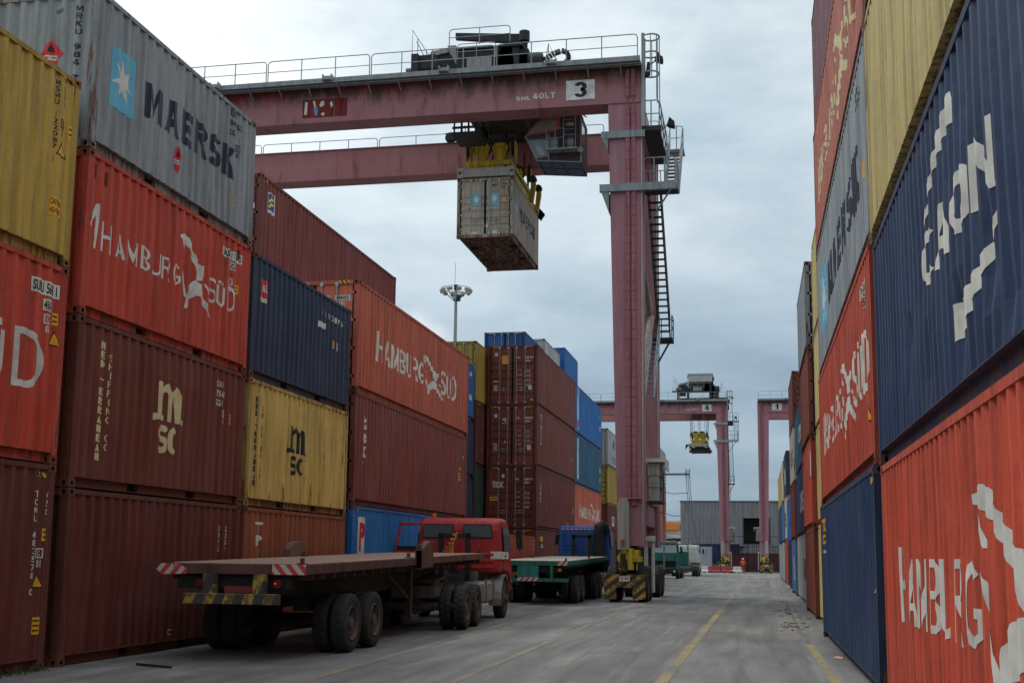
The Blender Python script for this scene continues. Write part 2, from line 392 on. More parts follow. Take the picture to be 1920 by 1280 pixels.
def cached(key, fn):
    if key not in _MC:
        mb = fn(); me = bpy.data.meshes.new(key[0]); me.from_pydata(mb.v, [], mb.f)
        nm = max(mb.m)+1
        for i in range(nm): me.materials.append(None)
        me.polygons.foreach_set('material_index', mb.m)
        bm = bmesh.new(); bm.from_mesh(me); bmesh.ops.recalc_face_normals(bm, faces=bm.faces); bm.to_mesh(me); bm.free()
        _MC[key] = me
    return _MC[key]
def inst(key, fn, mats, parent, loc=(0, 0, 0), scale=None):
    o = bpy.data.objects.new(key[0], cached(key, fn)); COL.objects.link(o); o.parent = parent; o.location = loc
    if scale: o.scale = scale
    for i, m in enumerate(mats):
        o.material_slots[i].link = 'OBJECT'; o.material_slots[i].material = m
    return o
def m_casting():
    """corner casting with oval holes sunk into its faces"""
    b = MB(); X, Y, Z = .081, .089, .059
    def face(c, a, bb, ha, hb, ra, rb, nrm):
        c = Vector(c); a = Vector(a); bb = Vector(bb); nrm = Vector(nrm); K = 12; o = []; i1 = []; i2 = []
        for k in range(K):
            t = 2*math.pi*(k+.5)/K; ct, st = math.cos(t), math.sin(t)
            q = min(ha/abs(ct) if abs(ct) > 1e-6 else 9, hb/abs(st) if abs(st) > 1e-6 else 9)
            o.append(c+a*ct*q+bb*st*q); i1.append(c+a*ct*ra+bb*st*rb); i2.append(i1[-1]-nrm*.03)
        for k in range(K):
            j = (k+1) % K; b.poly([o[k], o[j], i1[j], i1[k]], 0); b.poly([i1[k], i1[j], i2[j], i2[k]], 1)
        for (sa, sb) in ((1, 1), (-1, 1), (-1, -1), (1, -1)):
            cr = c+a*sa*ha+bb*sb*hb; near = sorted(o, key=lambda p: (p-cr).length)[:2]
            b.poly([cr, near[0], near[1]], 0)
        b.poly(i2, 1)
    face((X, 0, 0), (0, 1, 0), (0, 0, 1), Y, Z, .038, .034, (1, 0, 0)); face((-X, 0, 0), (0, 1, 0), (0, 0, 1), Y, Z, .038, .034, (-1, 0, 0))
    face((0, Y, 0), (1, 0, 0), (0, 0, 1), X, Z, .032, .04, (0, 1, 0)); face((0, -Y, 0), (1, 0, 0), (0, 0, 1), X, Z, .032, .04, (0, -1, 0))
    b.poly([(-X, -Y, Z), (X, -Y, Z), (X, Y, Z), (-X, Y, Z)], 0); b.poly([(-X, -Y, -Z), (X, -Y, -Z), (X, Y, -Z), (-X, Y, -Z)], 0)
    return b
def m_frame(L, H, det):
    b = MB(); W = 1.219
    for sx in (-1, 1):
        def X(a, c): return (min(sx*a, sx*c), max(sx*a, sx*c))
        for ya, yb in ((.004, .155), (L-.155, L-.004)):
            b.box(*X(W-.13, W-.002), ya, yb, .119, H-.119, 0)
        b.box(*X(W-.07, W-.001), .18, L-.18, H-.085, H-.012, 0)
        x0, x1 = X(W-.16, W-.080)
        if L < 8:
            c = L/2; segs = [(.18, c-1.2), (c-.85, c+.85), (c+1.2, L-.18)]
            for a, d in segs: b.box(x0, x1, a, d, .012, .150, 0)
            for a, d in ((c-1.2, c-.85), (c+.85, c+1.2)):
                b.box(x0, x1, a, d, .012, .03, 0)
                b.box(*X(W-.50, W-.161), a, d, .03, .148, 1)
        else:
            b.box(*X(W-.16, W-.080), .18, L-.18, .012, .150, 0)
        b.box(*X(W-.16, W-.004), .156, L-.156, .152, .168, 0)
    for ya, yb in ((.012, .10), (L-.10, L-.012)):
        b.box(-W+.165, W-.165, ya, yb, H-.115, H-.004, 0)
        b.box(-W+.165, W-.165, ya, yb, .008, .148, 0)
    n = int(L/.42)
    for i in range(n):
        y = .3+(L-.6)*i/(n-1); b.box(-W+.165, W-.165, y-.025, y+.025, .03, .146, 0)
    return b
NZ = 9
def bow(L, H, seed, dents):
    """gentle uneven bowing of a side panel plus a few knocks; d(y, z) added to the rib depth"""
    def f(s, z):
        u = max(0, min(1, (z-.14)/(H-.22))); win = min(1, 5*u)*min(1, 5*(1-u))*min(1, max(0, s-.15))*min(1, max(0, L-.15-s))
        if win <= 0: return 0
        n = mnoise.noise(Vector((s*.55, z*.75, seed*7.3)))*.022+mnoise.noise(Vector((s*1.7, z*1.6, seed*3.1+9)))*.010
        for ds, dz, r, dep in dents:
            k = ((s-ds)/r)**2+((z-dz)/(r*1.3))**2
            if k < 1: n -= dep*(1-k)**1.5
        return n*win
    return f
def m_side(L, H, f):
    b = MB(); pr = prof(.155, L-.155)
    if L > 8: 
        zs = [.166+(H-.241)*k/NZ for k in range(NZ+1)]
    else: zs = [.166+(H-.241)*k/NZ for k in range(NZ+1)]
    for s, d in pr: b.v += [(1.211+d+f(s, z), s, z) for z in zs]
    for i in range(len(pr)-1):
        for k in range(NZ): a = i*(NZ+1)+k; b.f.append((a, a+NZ+1, a+NZ+2, a+1)); b.m.append(0)
    return b
def side_surf(L, side, H, f):
    pr = prof(.155, L-.155); zs = [.166+(H-.241)*k/NZ for k in range(NZ+1)]
    def fz(s, z):       # same piecewise heights as the panel mesh
        k = max(0, min(NZ-1, int((z-zs[0])/(zs[1]-zs[0])))); t = (z-zs[k])/(zs[1]-zs[0]); return f(s, zs[k])*(1-t)+f(s, zs[k+1])*t
    ss = [q for q, d in pr]
    def F(s, z):
        import bisect as bs
        i = max(1, min(len(ss)-1, bs.bisect_right(ss, s))); t = (s-ss[i-1])/max(1e-6, ss[i]-ss[i-1]); t = max(0, min(1, t))
        return fz(ss[i-1], z)*(1-t)+fz(ss[i], z)*t
    if side > 0: return ss, (lambda s, z, off: (1.211+dep_at(pr, s)+F(s, z)+off, s, z)), zs
    return [L-s for s in ss], (lambda s, z, off: (-(1.211+dep_at(pr, L-s)+F(L-s, z)+off), L-s, z)), zs
EPR = prof(-1.09, 1.09, .242, .045)
def m_end(L, H):
    b = MB(); a = None
    for s, d in EPR:
        p = [(s, .02-d, .14), (s, .02-d, H-.11)]
        if a: b.poly([a[0], p[0], p[1], a[1]])
        a = p
    return b
END_SURF = ([s for s, d in EPR], lambda s, z, off: (s, .02-dep_at(EPR, s)-off, z))
DOOR_SURF = ([], lambda s, z, off: (s, .045-off, z))
def m_leaf(H):
    """one door leaf, hinge side at -x, with pressed horizontal bands, gasket and hinges"""
    b = MB(); z0, z1 = .155, H-.12; x0, x1 = -1.088, -.006; a = None
    hs = [z0, z0+.10]; n = 5; top = .62
    zz = [(z0, 0)]
    for i in range(n):
        c = z0+.16+(z1-top-z0-.16)*(i+.25)/n
        zz += [(c, 0), (c+.045, .035), (c+.145, .035), (c+.19, 0)]
    zz.append((z1, 0))
    for z, d in zz:
        p = [(x0+.05, .045+d, z), (x1-.04, .045+d, z)]
        if a: b.poly([a[0], a[1], p[1], p[0]])
        a = p
    b.box(x0, x0+.05, .035, .085, z0, z1, 1); b.box(x1-.04, x1, .035, .085, z0, z1, 1)
    for i in range(4):
        z = z0+.22+(z1-z0-.44)*i/3; b.box(x0-.06, x0+.09, .004, .034, z-.035, z+.035, 0)
    return b
def m_bar(H):
    b = MB(); b.tube([(0, 0, .10), (0, 0, H-.05)], .017, 8)
    for z in (.15, H-.115): b.box(-.045, .045, -.02, .05, z-.05, z+.05)
    for z in (H*.32, H*.55, H*.8): b.box(-.035, .035, -.012, .045, z-.018, z+.018)
    return b
def m_handle():
    b = MB(); b.tube([(0, 0, 0), (.12, -.012, .02), (.38, -.012, -.005)], .011, 6); b.box(.16, .21, -.02, .03, -.03, .04); return b
def container(xface, side, y0, z0, L, H, col, label, near='panel', group=None, marks=(), endmarks=(), det=1, far='panel', xj=0, dents=()):
    W = 1.219
    root = thing('shipping_container', (xface-side*W+xj, y0, z0), label, 'container', group or 'containers stacked along the lane')
    k = (round(L, 2), round(H, 2)); P, F = cpaint(col), fpaint(col)
    inst(('frame', k), lambda: m_frame(L, H, det), [F, DARK] if L < 8 else [F], root)
    seed = (sum(map(ord, label)) % 5) if not dents else 40+len(label); fb = bow(L, H, seed, dents); fo = bow(L, H, 9, ())
    fm = fb if side > 0 else (lambda s_, z_: fb(L-s_, z_))
    inst(('side_panel', k, seed, side) if side > 0 else ('side_panel', k, 'plain'), lambda: m_side(L, H, fb if side > 0 else fo), [P], root)
    o = inst(('side_panel', k, 'plain') if side > 0 else ('side_panel', k, seed, side), lambda: m_side(L, H, fo if side > 0 else fm), [P], root, loc=(0, L, 0)); o.rotation_euler = (0, 0, math.pi)
    b = MB(); b.box(-1.15, 1.15, .1, L-.1, H-.05, H-.02); b.build('roof_panel', F, root)
    b = MB(); b.box(-1.05, 1.05, .1, L-.1, .148, .165); b.build('floor_panel', flat('plywood_floor', (.10, .06, .04), .8), root)
    CM = paint('casting_'+col, tuple(x*.5+y*.5 for x, y in zip(PAL[col], (.11, .05, .03))), 1.2, .2, .75)
    for sx in (-1, 1):
        for y in (.089, L-.089):
            for z in (.059, H-.059):
                if det or (y < 1): inst(('corner_casting', 0), m_casting, [CM, DARK], root, (sx*(W-.081+.003), y+(-.003 if y < 1 else .003), z))
    for end, mode in ((0, near), (1, far)):
        if mode == 'panel':
            o = inst(('end_panel', k), lambda: m_end(L, H), [P], root)
            if end: o.rotation_euler = (0, 0, math.pi); o.location = (0, L, 0)
        else:
            for s in (-1, 1):
                lf = inst(('door', round(H, 2)), lambda: m_leaf(H), [P, DARK if col not in ('maroon',) else F], root, scale=(1 if s < 0 else -1, 1, 1))
                if end: lf.rotation_euler = (0, 0, math.pi); lf.location = (0, L, 0)
                if det:
                    for bx in (.2, .62):
                        br = inst(('locking_bar', round(H, 2)), lambda: m_bar(H), [STEEL], lf, (-bx, .0, 0))
                    for q, (hx, hz) in enumerate(((-.62, .62), (-.22, .74))):
                        inst(('door_handle', 0), m_handle, [STEEL], lf, (hx-(.38 if q else 0), -.01, hz+.1))
            if not end:
                for s in (-1, 1):
                    b = MB(); b.box(s*.78-.17, s*.78+.17, .006, .011, H-.095, H-.02); b.build('hazard_strip', HAZ, root)
    sf = side_surf(L, side, H, fb); cf = END_SURF if near == 'panel' else DOOR_SURF
    for ms, surf in ((marks, sf), (endmarks, cf)):
        for mk in ms:
            nm, mat, shp = mk[:3]
            lay(shp, surf, nm, mat, root, mk[3] if len(mk) > 3 else .004)
    return root
# ---- painted marks, all in container coordinates (t along the wall in reading direction, z up)
def m_hamburg(t0, t1, t2, t3, z0, z1, fz0, fz1, bold=.0, mat=None):
    """name left, streaming pennant between, second word right"""
    mat = mat or WHITE; w = t1-t0; out = []; bt = .19+bold
    out.append(('lettering', mat, sh_block('H', t0, z0, t0+.115*w, z1, bt, bt*.62)+sh_block('AMBURG', t0+.15*w, z0+.01, t1, z0+(z1-z0)*.84, bt, bt*.62, .25)))
    b0, b1 = t1-.03*(t2-t1), t2+.12*(t2-t1); kz = (fz1-fz0)/1.19
    PEN = [[(-0.025, 1.145), (0.088, 1.194), (0.206, 1.163), (0.316, 1.036), (0.408, 0.965), (0.515, 0.857), (0.655, 0.822), (0.753, 0.867), (0.747, 0.757), (0.663, 0.581), (0.541, 0.557), (0.488, 0.674), (0.415, 0.79), (0.321, 0.885), (0.24, 0.984), (0.154, 1.03), (0.07, 1.067), (-0.014, 1.095)],
      [(0.421, 0.519), (0.556, 0.556), (0.666, 0.514), (0.69, 0.41), (0.799, 0.31), (0.929, 0.218), (1.038, 0.055), (0.898, 0.105), (0.752, 0.215), (0.648, 0.32), (0.525, 0.311), (0.36, 0.21), (0.263, 0.037), (0.193, 0.017), (0.22, 0.189), (0.292, 0.374)],
      [(0.063, 0.744), (0.111, 0.687), (0.235, 0.20), (0.193, 0.20)], [(0.005, 1.091), (0.051, 1.081), (0.128, 0.861), (0.098, 0.86)], [(0.774, 0.574), (0.825, 0.568), (0.96, 0.405), (0.92, 0.392)]]
    out.append(('pennant_emblem', mat, sum([sh_poly([(b0+x*(b1-b0), fz0+y*kz) for x, y in pp]) for pp in PEN], [])))
    out.append(('lettering', mat, sh_block('SÜD', t2, z0, t3, z1, bt, bt*.62, .25)))
    return out
def m_maersk(s0, s1, a0, a1, z0, z1, sz0, sz1, bold=.038):
    cx, cz = (s0+s1)/2, (sz0+sz1)/2
    return [('star_logo', SKYB, sh_rect(s0, sz0, s1, sz1)), ('star_logo', WHITE, sh_star(cx, cz, (s1-s0)*.44, (sz1-sz0)*.40), .007),
            ('lettering', NAVYL, sh_block('MAERSK', a0, z0, a1, z1, .37, .24, .13))]
def MLOGO(t0, t1, z0, z1):
    P = [[(.06, .46), (.06, .54), (.0, .545), (-.10, .53), (-.10, .455), (0, .44)], [(.06, .46), (.31, .46), (.31, .53), (.26, .54), (.06, .54)], [(.06, .54), (.26, .54), (.26, 1.0), (.06, 1.0)],
         [(.26, .80), (.30, .86), (.36, .87), (.40, .82), (.40, .46), (.60, .46), (.60, .88), (.52, .97), (.42, 1.0), (.33, .98), (.26, .92)],
         [(.60, .78), (.63, .85), (.68, .85), (.70, .80), (.70, .46), (.92, .46), (.92, .86), (.86, .96), (.76, .99), (.68, .97), (.60, .90)], [(.94, .45), (1.06, .43), (1.06, .50), (.94, .53)]]
    return sum([sh_poly([(t0+x*(t1-t0), z0+y*(z1-z0)) for x, y in p]) for p in P], [])
def m_msc(mat, t0, t1, z0, z1):
    h = z1-z0
    return [('company_logo', mat, MLOGO(t0, t1, z0, z1)+sh_block('SC', t0+.1*(t1-t0), z0, t1-.1*(t1-t0), z0+.40*h, .34, .22, .14))]
def m_small(mat, rows, s0, zt, w, h=.11, gap=.05, bold=.02):
    out = []
    for r in rows:
        k = min(1, len(r)/8); out += sh_text(r, s0, zt-h, s0+w*k, zt, bold); zt -= h+gap
    return [('number_lettering', mat, out)]
def m_label(txt, s0, z0, s1, z1, ink=None, back=None):
    pad = .12
    return [('label_plate', back or WHITE, sh_rect(s0, z0, s1, z1)), ('label_lettering', ink or BLACK, sh_text(txt, s0+(s1-s0)*.06, z0+(z1-z0)*pad, s1-(s1-s0)*.06, z1-(z1-z0)*pad, .03), .007)]
def m_tri(s, z, r=.16): return [('warning_triangle', BLACK, sh_poly([(s-r, z-r*.85), (s+r, z-r*.85), (s, z+r)])), ('warning_triangle', YEL, sh_poly([(s-r*.8, z-r*.72), (s+r*.8, z-r*.72), (s, z+r*.72)]), .007)]
def m_ylw(s0, z0, s1, z1, rows=0):
    o = [('yellow_sticker', YEL, sh_rect(s0, z0, s1, z1))]
    if rows:
        sh = []; h = (z1-z0)/(rows+.5)
        for i in range(rows): sh += sh_rect(s0+.12*(s1-s0), z1-(i+.75)*h-.12*h, s1-.15*(s1-s0), z1-(i+.75)*h+.2*h)
        o.append(('yellow_sticker', BLACK, sh, .007))
    return o
def m_uic(mat, s, z, w=.2): return [('marking_box', mat, sh_strip([(s, z), (s+w, z), (s+w, z+.14), (s, z+.14), (s, z)], [(s+.02, z+.02), (s+w-.02, z+.02), (s+w-.02, z+.12), (s+.02, z+.12), (s+.02, z+.02)])+sh_text('IC', s+.04, z+.035, s+w-.05, z+.105, .02)+sh_text('81', s+.03, z-.13, s+w-.03, z-.02, .02))]
def m_diamond(s, z, rx, rz): return [('hazard_diamond', REDS, sh_poly([(s-rx, z), (s, z-rz), (s+rx, z), (s, z+rz)])), ('hazard_diamond', WHITE, sh_rect(s-rx*.52, z-rz*.38, s+rx*.52, z-rz*.05), .007),
    ('hazard_diamond', BLACK, sh_poly([(s-rx*.22, z+rz*.2), (s+rx*.22, z+rz*.2), (s+rx*.12, z+rz*.5), (s, z+rz*.72), (s-rx*.15, z+rz*.45)])+sh_text('UN 1993', s-rx*.42, z-rz*.32, s+rx*.42, z-rz*.12, .02), .009)]
def m_spec(mat, x0, zt, n=4):
    out = []
    a = ['MAX. GROSS', 'TARE', 'NET', 'CU. CAP.']; b = ['30.480 KGS', '3.900 KGS', '26.580 KGS', '76.4 CU.M']
    for i in range(n):
        z = zt-i*.22
        out += sh_text(a[i], x0, z-.055, x0+.26, z, .01)+sh_text(b[i], x0+.42, z-.055, x0+.70, z, .01)+sh_text('67.200 LBS', x0+.42, z-.13, x0+.70, z-.075, .01)
    return [('number_lettering', mat, out)]
ROW_L, ROW_R, ROW_B = 'containers stacked along the left side of the lane', 'containers stacked along the right side of the lane', 'containers in the rows behind the left stacks'
h8, h9 = 2.606, 2.906; L2, L4 = 6.058, 12.192; XL = -9.9
def jit(): return random.uniform(-.012, .012)
# column A (nearest, left edge)
ya = 15.6-L4
container(XL, 1, ya, 0, L4, 2.896, 'maroon_dark', 'maroon container TCKU 683578 on the ground at the left edge of the picture', group=ROW_L, marks=
    [('number_lettering', WHITE, sh_col('TCKU 683578 0', 11.73, 1.02, 11.83, 2.50, .02)), ('number_lettering', WHITE, sh_col('45G1', 12.02-.02, 2.02, 12.10-.02, 2.50, .02))]
    + m_ylw(11.97, 1.80, 12.07, 1.98, 2)+m_uic(WHITE, 11.88, 1.56, .13)+m_tri(11.93, 1.24, .11)+m_ylw(11.90, .50, 12.03, .74, 3)+[('hazard_strip', HAZS, sh_rect(11.75, 2.70, 11.98, 2.77))])
container(XL, 1, ya, 2.906, L4, 2.896, 'red', 'red container at the left edge with plate SUDU 5695 and a large painted D', group=ROW_L, marks=
    m_hamburg(3.0, 7.6, 9.2, 11.72, 1.0, 1.83, .7, 2.0)+m_label('SUDU 5695 1', 11.35, 2.39, 12.0, 2.60)+m_label('45G1', 11.66, 2.17, 11.88, 2.34)+m_uic(WHITE, 11.68, 1.98, .14)+m_ylw(11.90, 2.00, 12.0, 2.18, 2)+m_tri(11.96, 1.80, .12))
container(XL, 1, ya, 5.812, L4, 2.896, 'mustard', 'mustard yellow container numbered MSMU, topmost of the stack at the left edge', group=ROW_L, marks=
    [('number_lettering', BLACK, sh_col('MSMU 122087 1', 11.62, 1.45, 11.70, 2.72, .01)), ('number_lettering', BLACK, sh_col('45G1', 11.80, 2.25, 11.88, 2.68, .01))]
    + m_uic(BLACK, 11.75, 2.02, .13)+m_ylw(11.97, 1.93, 12.05, 2.13, 2)+m_tri(11.83, 1.72, .14)+[('yellow_sticker', YEL, sh_rect(11.63, .68, 11.93, .97)), ('label_lettering', BLACK, sh_text('CAUTION', 11.65, .84, 11.91, .93, .01)+sh_text('HIGH TRAILER', 11.65, .72, 11.91, .80, .01), .007), ('hazard_strip', HAZS, sh_rect(11.75, 2.76, 12.0, 2.82))])
# column B (four 20 ft boxes)
yb = 15.94
container(XL+.01, 1, yb, 0, L2, 2.591, 'maroon_dark', 'dark maroon container on the ground directly behind the tail of the red flatbed trailer', group=ROW_L, marks=
    [('number_lettering', WHITE, sh_col('DRYU 223417', 5.18, .75, 5.25, 2.17, .01)), ('number_lettering', WHITE, sh_col('22G1', 5.47, 1.66, 5.54, 2.17, .01))]+m_label('.', 3.35, .26, 3.45, .35))
container(XL, 1, yb, h8, L2, 2.591, 'maroon', 'maroon container with a cream MSC logo and upright MEDITERRANEAN lettering', group=ROW_L, marks=
    [('lettering', CREAM, sh_col('MEDITERRANEAN', .68, .42, .86, 2.30, .035, .82)), ('lettering', CREAM, sh_col('SHIPPING CO', .93, .58, 1.06, 2.13, .03))]
    + m_msc(CREAM, 2.50, 3.48, .73, 1.95)+m_small(WHITE, ['GLDU', '5756 1', '22G1'], 4.80, 2.30, .55, .12, .06)+m_uic(WHITE, 5.10, 1.62, .14)+m_ylw(5.39, 1.52, 5.52, 1.72, 2))
container(XL, 1, yb, 2*h8, L2, 2.591, 'red', 'red HAMBURG SÜD container between the grey MAERSK and the maroon MSC ones', group=ROW_L, marks=
    m_hamburg(.54, 3.14, 4.28, 5.42, 1.10, 1.58, .75, 2.10, .0)+[('lettering', WHITE, sh_strip([(.14, 1.42), (.24, 1.60), (.34, 1.80)], [(.20, 1.38), (.27, 1.52), (.36, 1.62)])+sh_strip([(.34, 1.80), (.34, 1.5), (.33, 1.1)], [(.40, 1.80), (.39, 1.5), (.36, 1.08)]))]
    + m_label('HASU 1174 0', 4.78, 2.12, 5.66, 2.30)+m_label('22G1', 5.1, 1.93, 5.42, 2.08)+m_uic(WHITE, 5.15, 1.62, .15)+m_ylw(5.45, 1.5, 5.57, 1.68, 2)
    + [('lashing_slot', RUSTY, sh_rect(.23, 2.18, .29, 2.42)+sh_rect(.55, 2.16, .61, 2.38)+sh_rect(5.15, 2.28, 5.21, 2.42)+sh_rect(5.5, 2.2, 5.56, 2.40), .012)])
container(XL, 1, yb, 3*h8, L2, 2.591, 'grey', 'grey MAERSK container with a star logo, topmost of the four-high stack of short boxes', group=ROW_L, marks=
    m_maersk(.51, 1.22, 1.57, 5.15, 1.10, 1.72, .88, 1.88)+m_diamond(2.83, .74, .19, .25)+m_small(NAVYL, ['MRKU', '984 762', '22G1'], 4.85, 2.48, .62, .13, .06, .03)+m_uic(NAVYL, 5.22, 1.72, .14)+m_ylw(5.12, .58, 5.25, .80, 2),
    endmarks=[('number_lettering', NAVYL, sh_col('MRKU 984 762 2', .83, .55, .93, 2.33, .03))]+m_diamond(.42, 1.55, .24, .24)+m_small(NAVYL, ['22G1'], .45, 2.3, .3, .06))
# column C
yc = 22.29
container(XL-.04, 1, yc, 0, L2, 2.591, 'terracotta', 'terracotta brown container with upright white T P I lettering, behind the flatbed deck', group=ROW_L, marks=
    [('lettering', WHITE, sh_block('T', .62, 2.08, .96, 2.30, .3, .25)+sh_block('P', .64, 1.81, .94, 2.03, .3, .25)+sh_block('I', .74, 1.54, .84, 1.76)), ('number_lettering', WHITE, sh_col('TPHU 419087', 5.10, .9, 5.16, 2.22, .01)), ('number_lettering', WHITE, sh_col('22G1', 5.40, 1.7, 5.46, 2.22, .01))])
container(XL-.05, 1, yc, h8, L2, 2.591, 'ochre', 'rust-streaked yellow container with a black MSC logo', group=ROW_L, marks=
    [('lettering', BLACK, sh_col('MEDITERRANEAN', .38, .39, .57, 2.24, .035, .82)), ('lettering', BLACK, sh_col('SHIPPING CO', .70, .55, .84, 2.08, .03))]+m_msc(BLACK, 2.25, 3.27, .77, 1.84))
container(XL-.06, 1, yc, 2*h8, L2, 2.591, 'navy', 'navy container with a small red TAL sign, on the yellow MSC one', group=ROW_L, marks=
    [('company_sign', REDS, sh_rect(.42, 1.74, .78, 2.12)), ('company_sign', WHITE, sh_rect(.42, 1.64, .78, 1.735)), ('company_sign', WHITE, sh_block('TAL', .46, 1.86, .74, 2.02, .3, .22), .007)]
    + [('number_lettering', WHITE, sum([sh_text(ch, 3.75+i*.245, 2.06, 3.83+i*.245, 2.19, .02) for i, ch in enumerate('TQUU2176')], []))]+[('label_plate', WHITE, sh_rect(3.78, 1.76, 4.30, 1.90))]+m_ylw(4.88, 1.42, 5.0, 1.62)+[('label_plate', WHITE, sh_rect(5.15, 1.40, 5.25, 1.6))])
# column D
yd = 28.72
container(XL+.01, 1, yd, 0, L4, 2.896, 'blue', 'bright blue container with a white panel and red P behind the red truck', group=ROW_L, marks=
    [('company_sign', WHITE, sh_rect(.56, .3, 1.10, 2.62)), ('company_sign', REDS, sh_block('P', .64, 1.75, 1.04, 2.48, .34, .2)+sh_block('O', .62, .55, 1.04, 1.2, .3, .2), .007), ('hazard_strip', HAZS, sh_rect(.2, 2.76, .55, 2.82))])
container(XL, 1, yd, 2.906, L4, 2.896, 'wine', 'maroon container with upright white tex lettering, under the coral HAMBURG SÜD one', near='door', group=ROW_L, marks=
    [('lettering', WHITE, sh_text('t', .72, 1.98, .94, 2.36, .06)+sh_text('e', .70, 1.62, .96, 1.9, .06)+sh_text('x', .70, 1.26, .96, 1.54, .06)+sh_disc(.82, 1.12, .05, .04))]+m_ylw(10.95, 1.31, 11.35, 1.56, 2)+m_tri(11.2, 1.75, .12)+m_small(WHITE, ['0'], 11.6, 2.2, .9, .1))
container(XL, 1, yd, 5.812, L4, 2.896, 'coral', 'coral red HAMBURG SÜD container with doors facing the camera, numbered HASU 494055', near='door', group=ROW_L, marks=
    m_hamburg(1.66, 6.37, 8.5, 10.44, 1.03, 1.86, .78, 2.0, .02)+[('yellow_sticker', YEL, sh_rect(11.55, .9, 11.65, 1.05))],
    endmarks=m_label('HASU', .05, 2.36, .43, 2.50)+m_label('494055 0', .56, 2.36, 1.06, 2.50)+m_label('45G1', .56, 2.18, .82, 2.32))
# orange box on the ground and the four-high red-brown stack
container(-10.0, 1, 55.1-L4, 0, L4, 2.591, 'orange', 'plain orange container on the ground below the stack with its doors facing the camera', group=ROW_L, marks=m_label('45', 11.55, 2.22, 11.9, 2.42)+m_label('G', 11.65, 1.95, 11.8, 2.1), det=0)
ye = 55.25; XE = -10.0
E_T = []
container(XE, 1, ye, 0, L4, 2.93, 'maroon', 'maroon container with a black and yellow LEIN sticker, behind the low orange one', near='door', group=ROW_L, marks=
    [('company_sign', BLACK, sh_rect(1.0, 2.0, 1.9, 2.7)), ('company_sign', YEL, sh_disc(1.5, 2.5, .4, .16), .007), ('company_sign', WHITE, sh_text('LEIN', 1.05, 2.06, 1.85, 2.28, .03), .007)])
def e_marks(code, extra): return m_small(WHITE, [code[0]], .18, 2.36, .36, .10, .05, .04)+m_small(WHITE, [code[1], '45G1'], .62, 2.36, .50, .10, .06, .04)+m_spec(WHITE, .18, 1.72)+extra
container(XE, 1, ye, 2.96, L4, 2.896, 'maroon', 'maroon container with tex in large white letters on its left door', near='door', group=ROW_L,
    marks=[('lettering', WHITE, sh_text('t', 1.0, 1.9, 1.25, 2.2, .05)+sh_text('e', 1.0, 1.6, 1.25, 1.82, .05)+sh_text('x', 1.0, 1.3, 1.25, 1.52, .05))]+m_ylw(11.5, 1.1, 11.75, 1.5, 2),
    endmarks=e_marks(('TEXU', '828774 0'), [('lettering', WHITE, sh_text('tex', -.93, 1.90, -.36, 2.28, .03)), ('round_emblem', WHITE, sh_disc(-.40, 2.46, .08, .09))]+m_ylw(-1.04, 1.30, -.62, 1.49, 1)+m_ylw(.70, .93, .86, 1.03)))
container(XE, 1, ye, 5.87, L4, 2.896, 'brown_red', 'red-brown container with a small white anchor-like emblem and a yellow triangle on its doors', near='door', group=ROW_L,
    marks=[('lettering', WHITE, sh_col('TRITON', 1.1, 1.0, 1.35, 2.6, .03))]+m_ylw(11.5, 1.1, 11.7, 1.3), endmarks=e_marks(('TRIU', '894255 4'), [('round_emblem', WHITE, sh_disc(-.79, 2.43, .09, .10)), ('lettering', WHITE, sh_text('TRITON', -.50, 2.02, -.18, 2.09, .03)+sh_poly([(-.47, 2.26), (-.38, 2.32), (-.30, 2.30), (-.28, 2.12), (-.33, 2.12), (-.36, 2.22), (-.46, 2.2)])+sh_disc(-.24, 2.24, .03, .03))]
    + m_tri(-.33, 1.19, .10)+[('label_plate', WHITE, sh_rect(-.90, 1.02, -.70, 1.08)+sh_rect(.74, .78, .92, 1.0)), ('label_plate', STEEL, sh_rect(-.90, .74, -.70, .98))]))
container(XE, 1, ye, 8.78, L4, 2.896, 'brown_red', 'brown container with an orange square sign on its doors, topmost of its four-high stack', near='door', group=ROW_L, marks=m_ylw(11.6, 1.1, 11.7, 1.3),
    endmarks=e_marks(('TRLU', '807169 3'), [('company_sign', ORS, sh_rect(-.52, 2.0, -.16, 2.42)), ('company_sign', WHITE, sh_text('I', -.36, 2.14, -.33, 2.34, .02)+sh_text('LEASING', -.48, 2.04, -.2, 2.09, .01), .007), ('label_plate', WHITE, sh_rect(-.88, 2.40, -.72, 2.56)+sh_rect(-.92, 1.14, -.70, 1.20)+sh_rect(.78, .75, .94, .96)+sh_rect(.88, .24, 1.0, .30)), ('label_plate', STEEL, sh_rect(-.92, .70, -.72, .98))]))
yf = 67.55
container(XE, 1, yf, 0, L4, 2.896, 'maroon_dark', 'dark maroon container on the ground directly beyond the blue truck cab', group=ROW_L, det=0)
container(XE, 1, yf, 2.906, L4, 2.896, 'coral', 'far coral HAMBURG SÜD container above the blue truck cab', group=ROW_L, marks=m_hamburg(1.9, 7.0, 9.2, 11.4, 1.04, 1.83, .9, 2.1, .04), det=0)
container(XE, 1, yf, 5.812, L4, 2.896, 'teal_blue', 'dull teal blue container with a white strip, left of the near crane leg', group=ROW_L, marks=[('company_sign', WHITE, sh_rect(1.1, .35, 1.65, 2.75)), ('label_plate', WHITE, sh_rect(11.3, 1.4, 11.7, 1.7))]+m_ylw(11.4, .8, 11.7, 1.1), det=0)
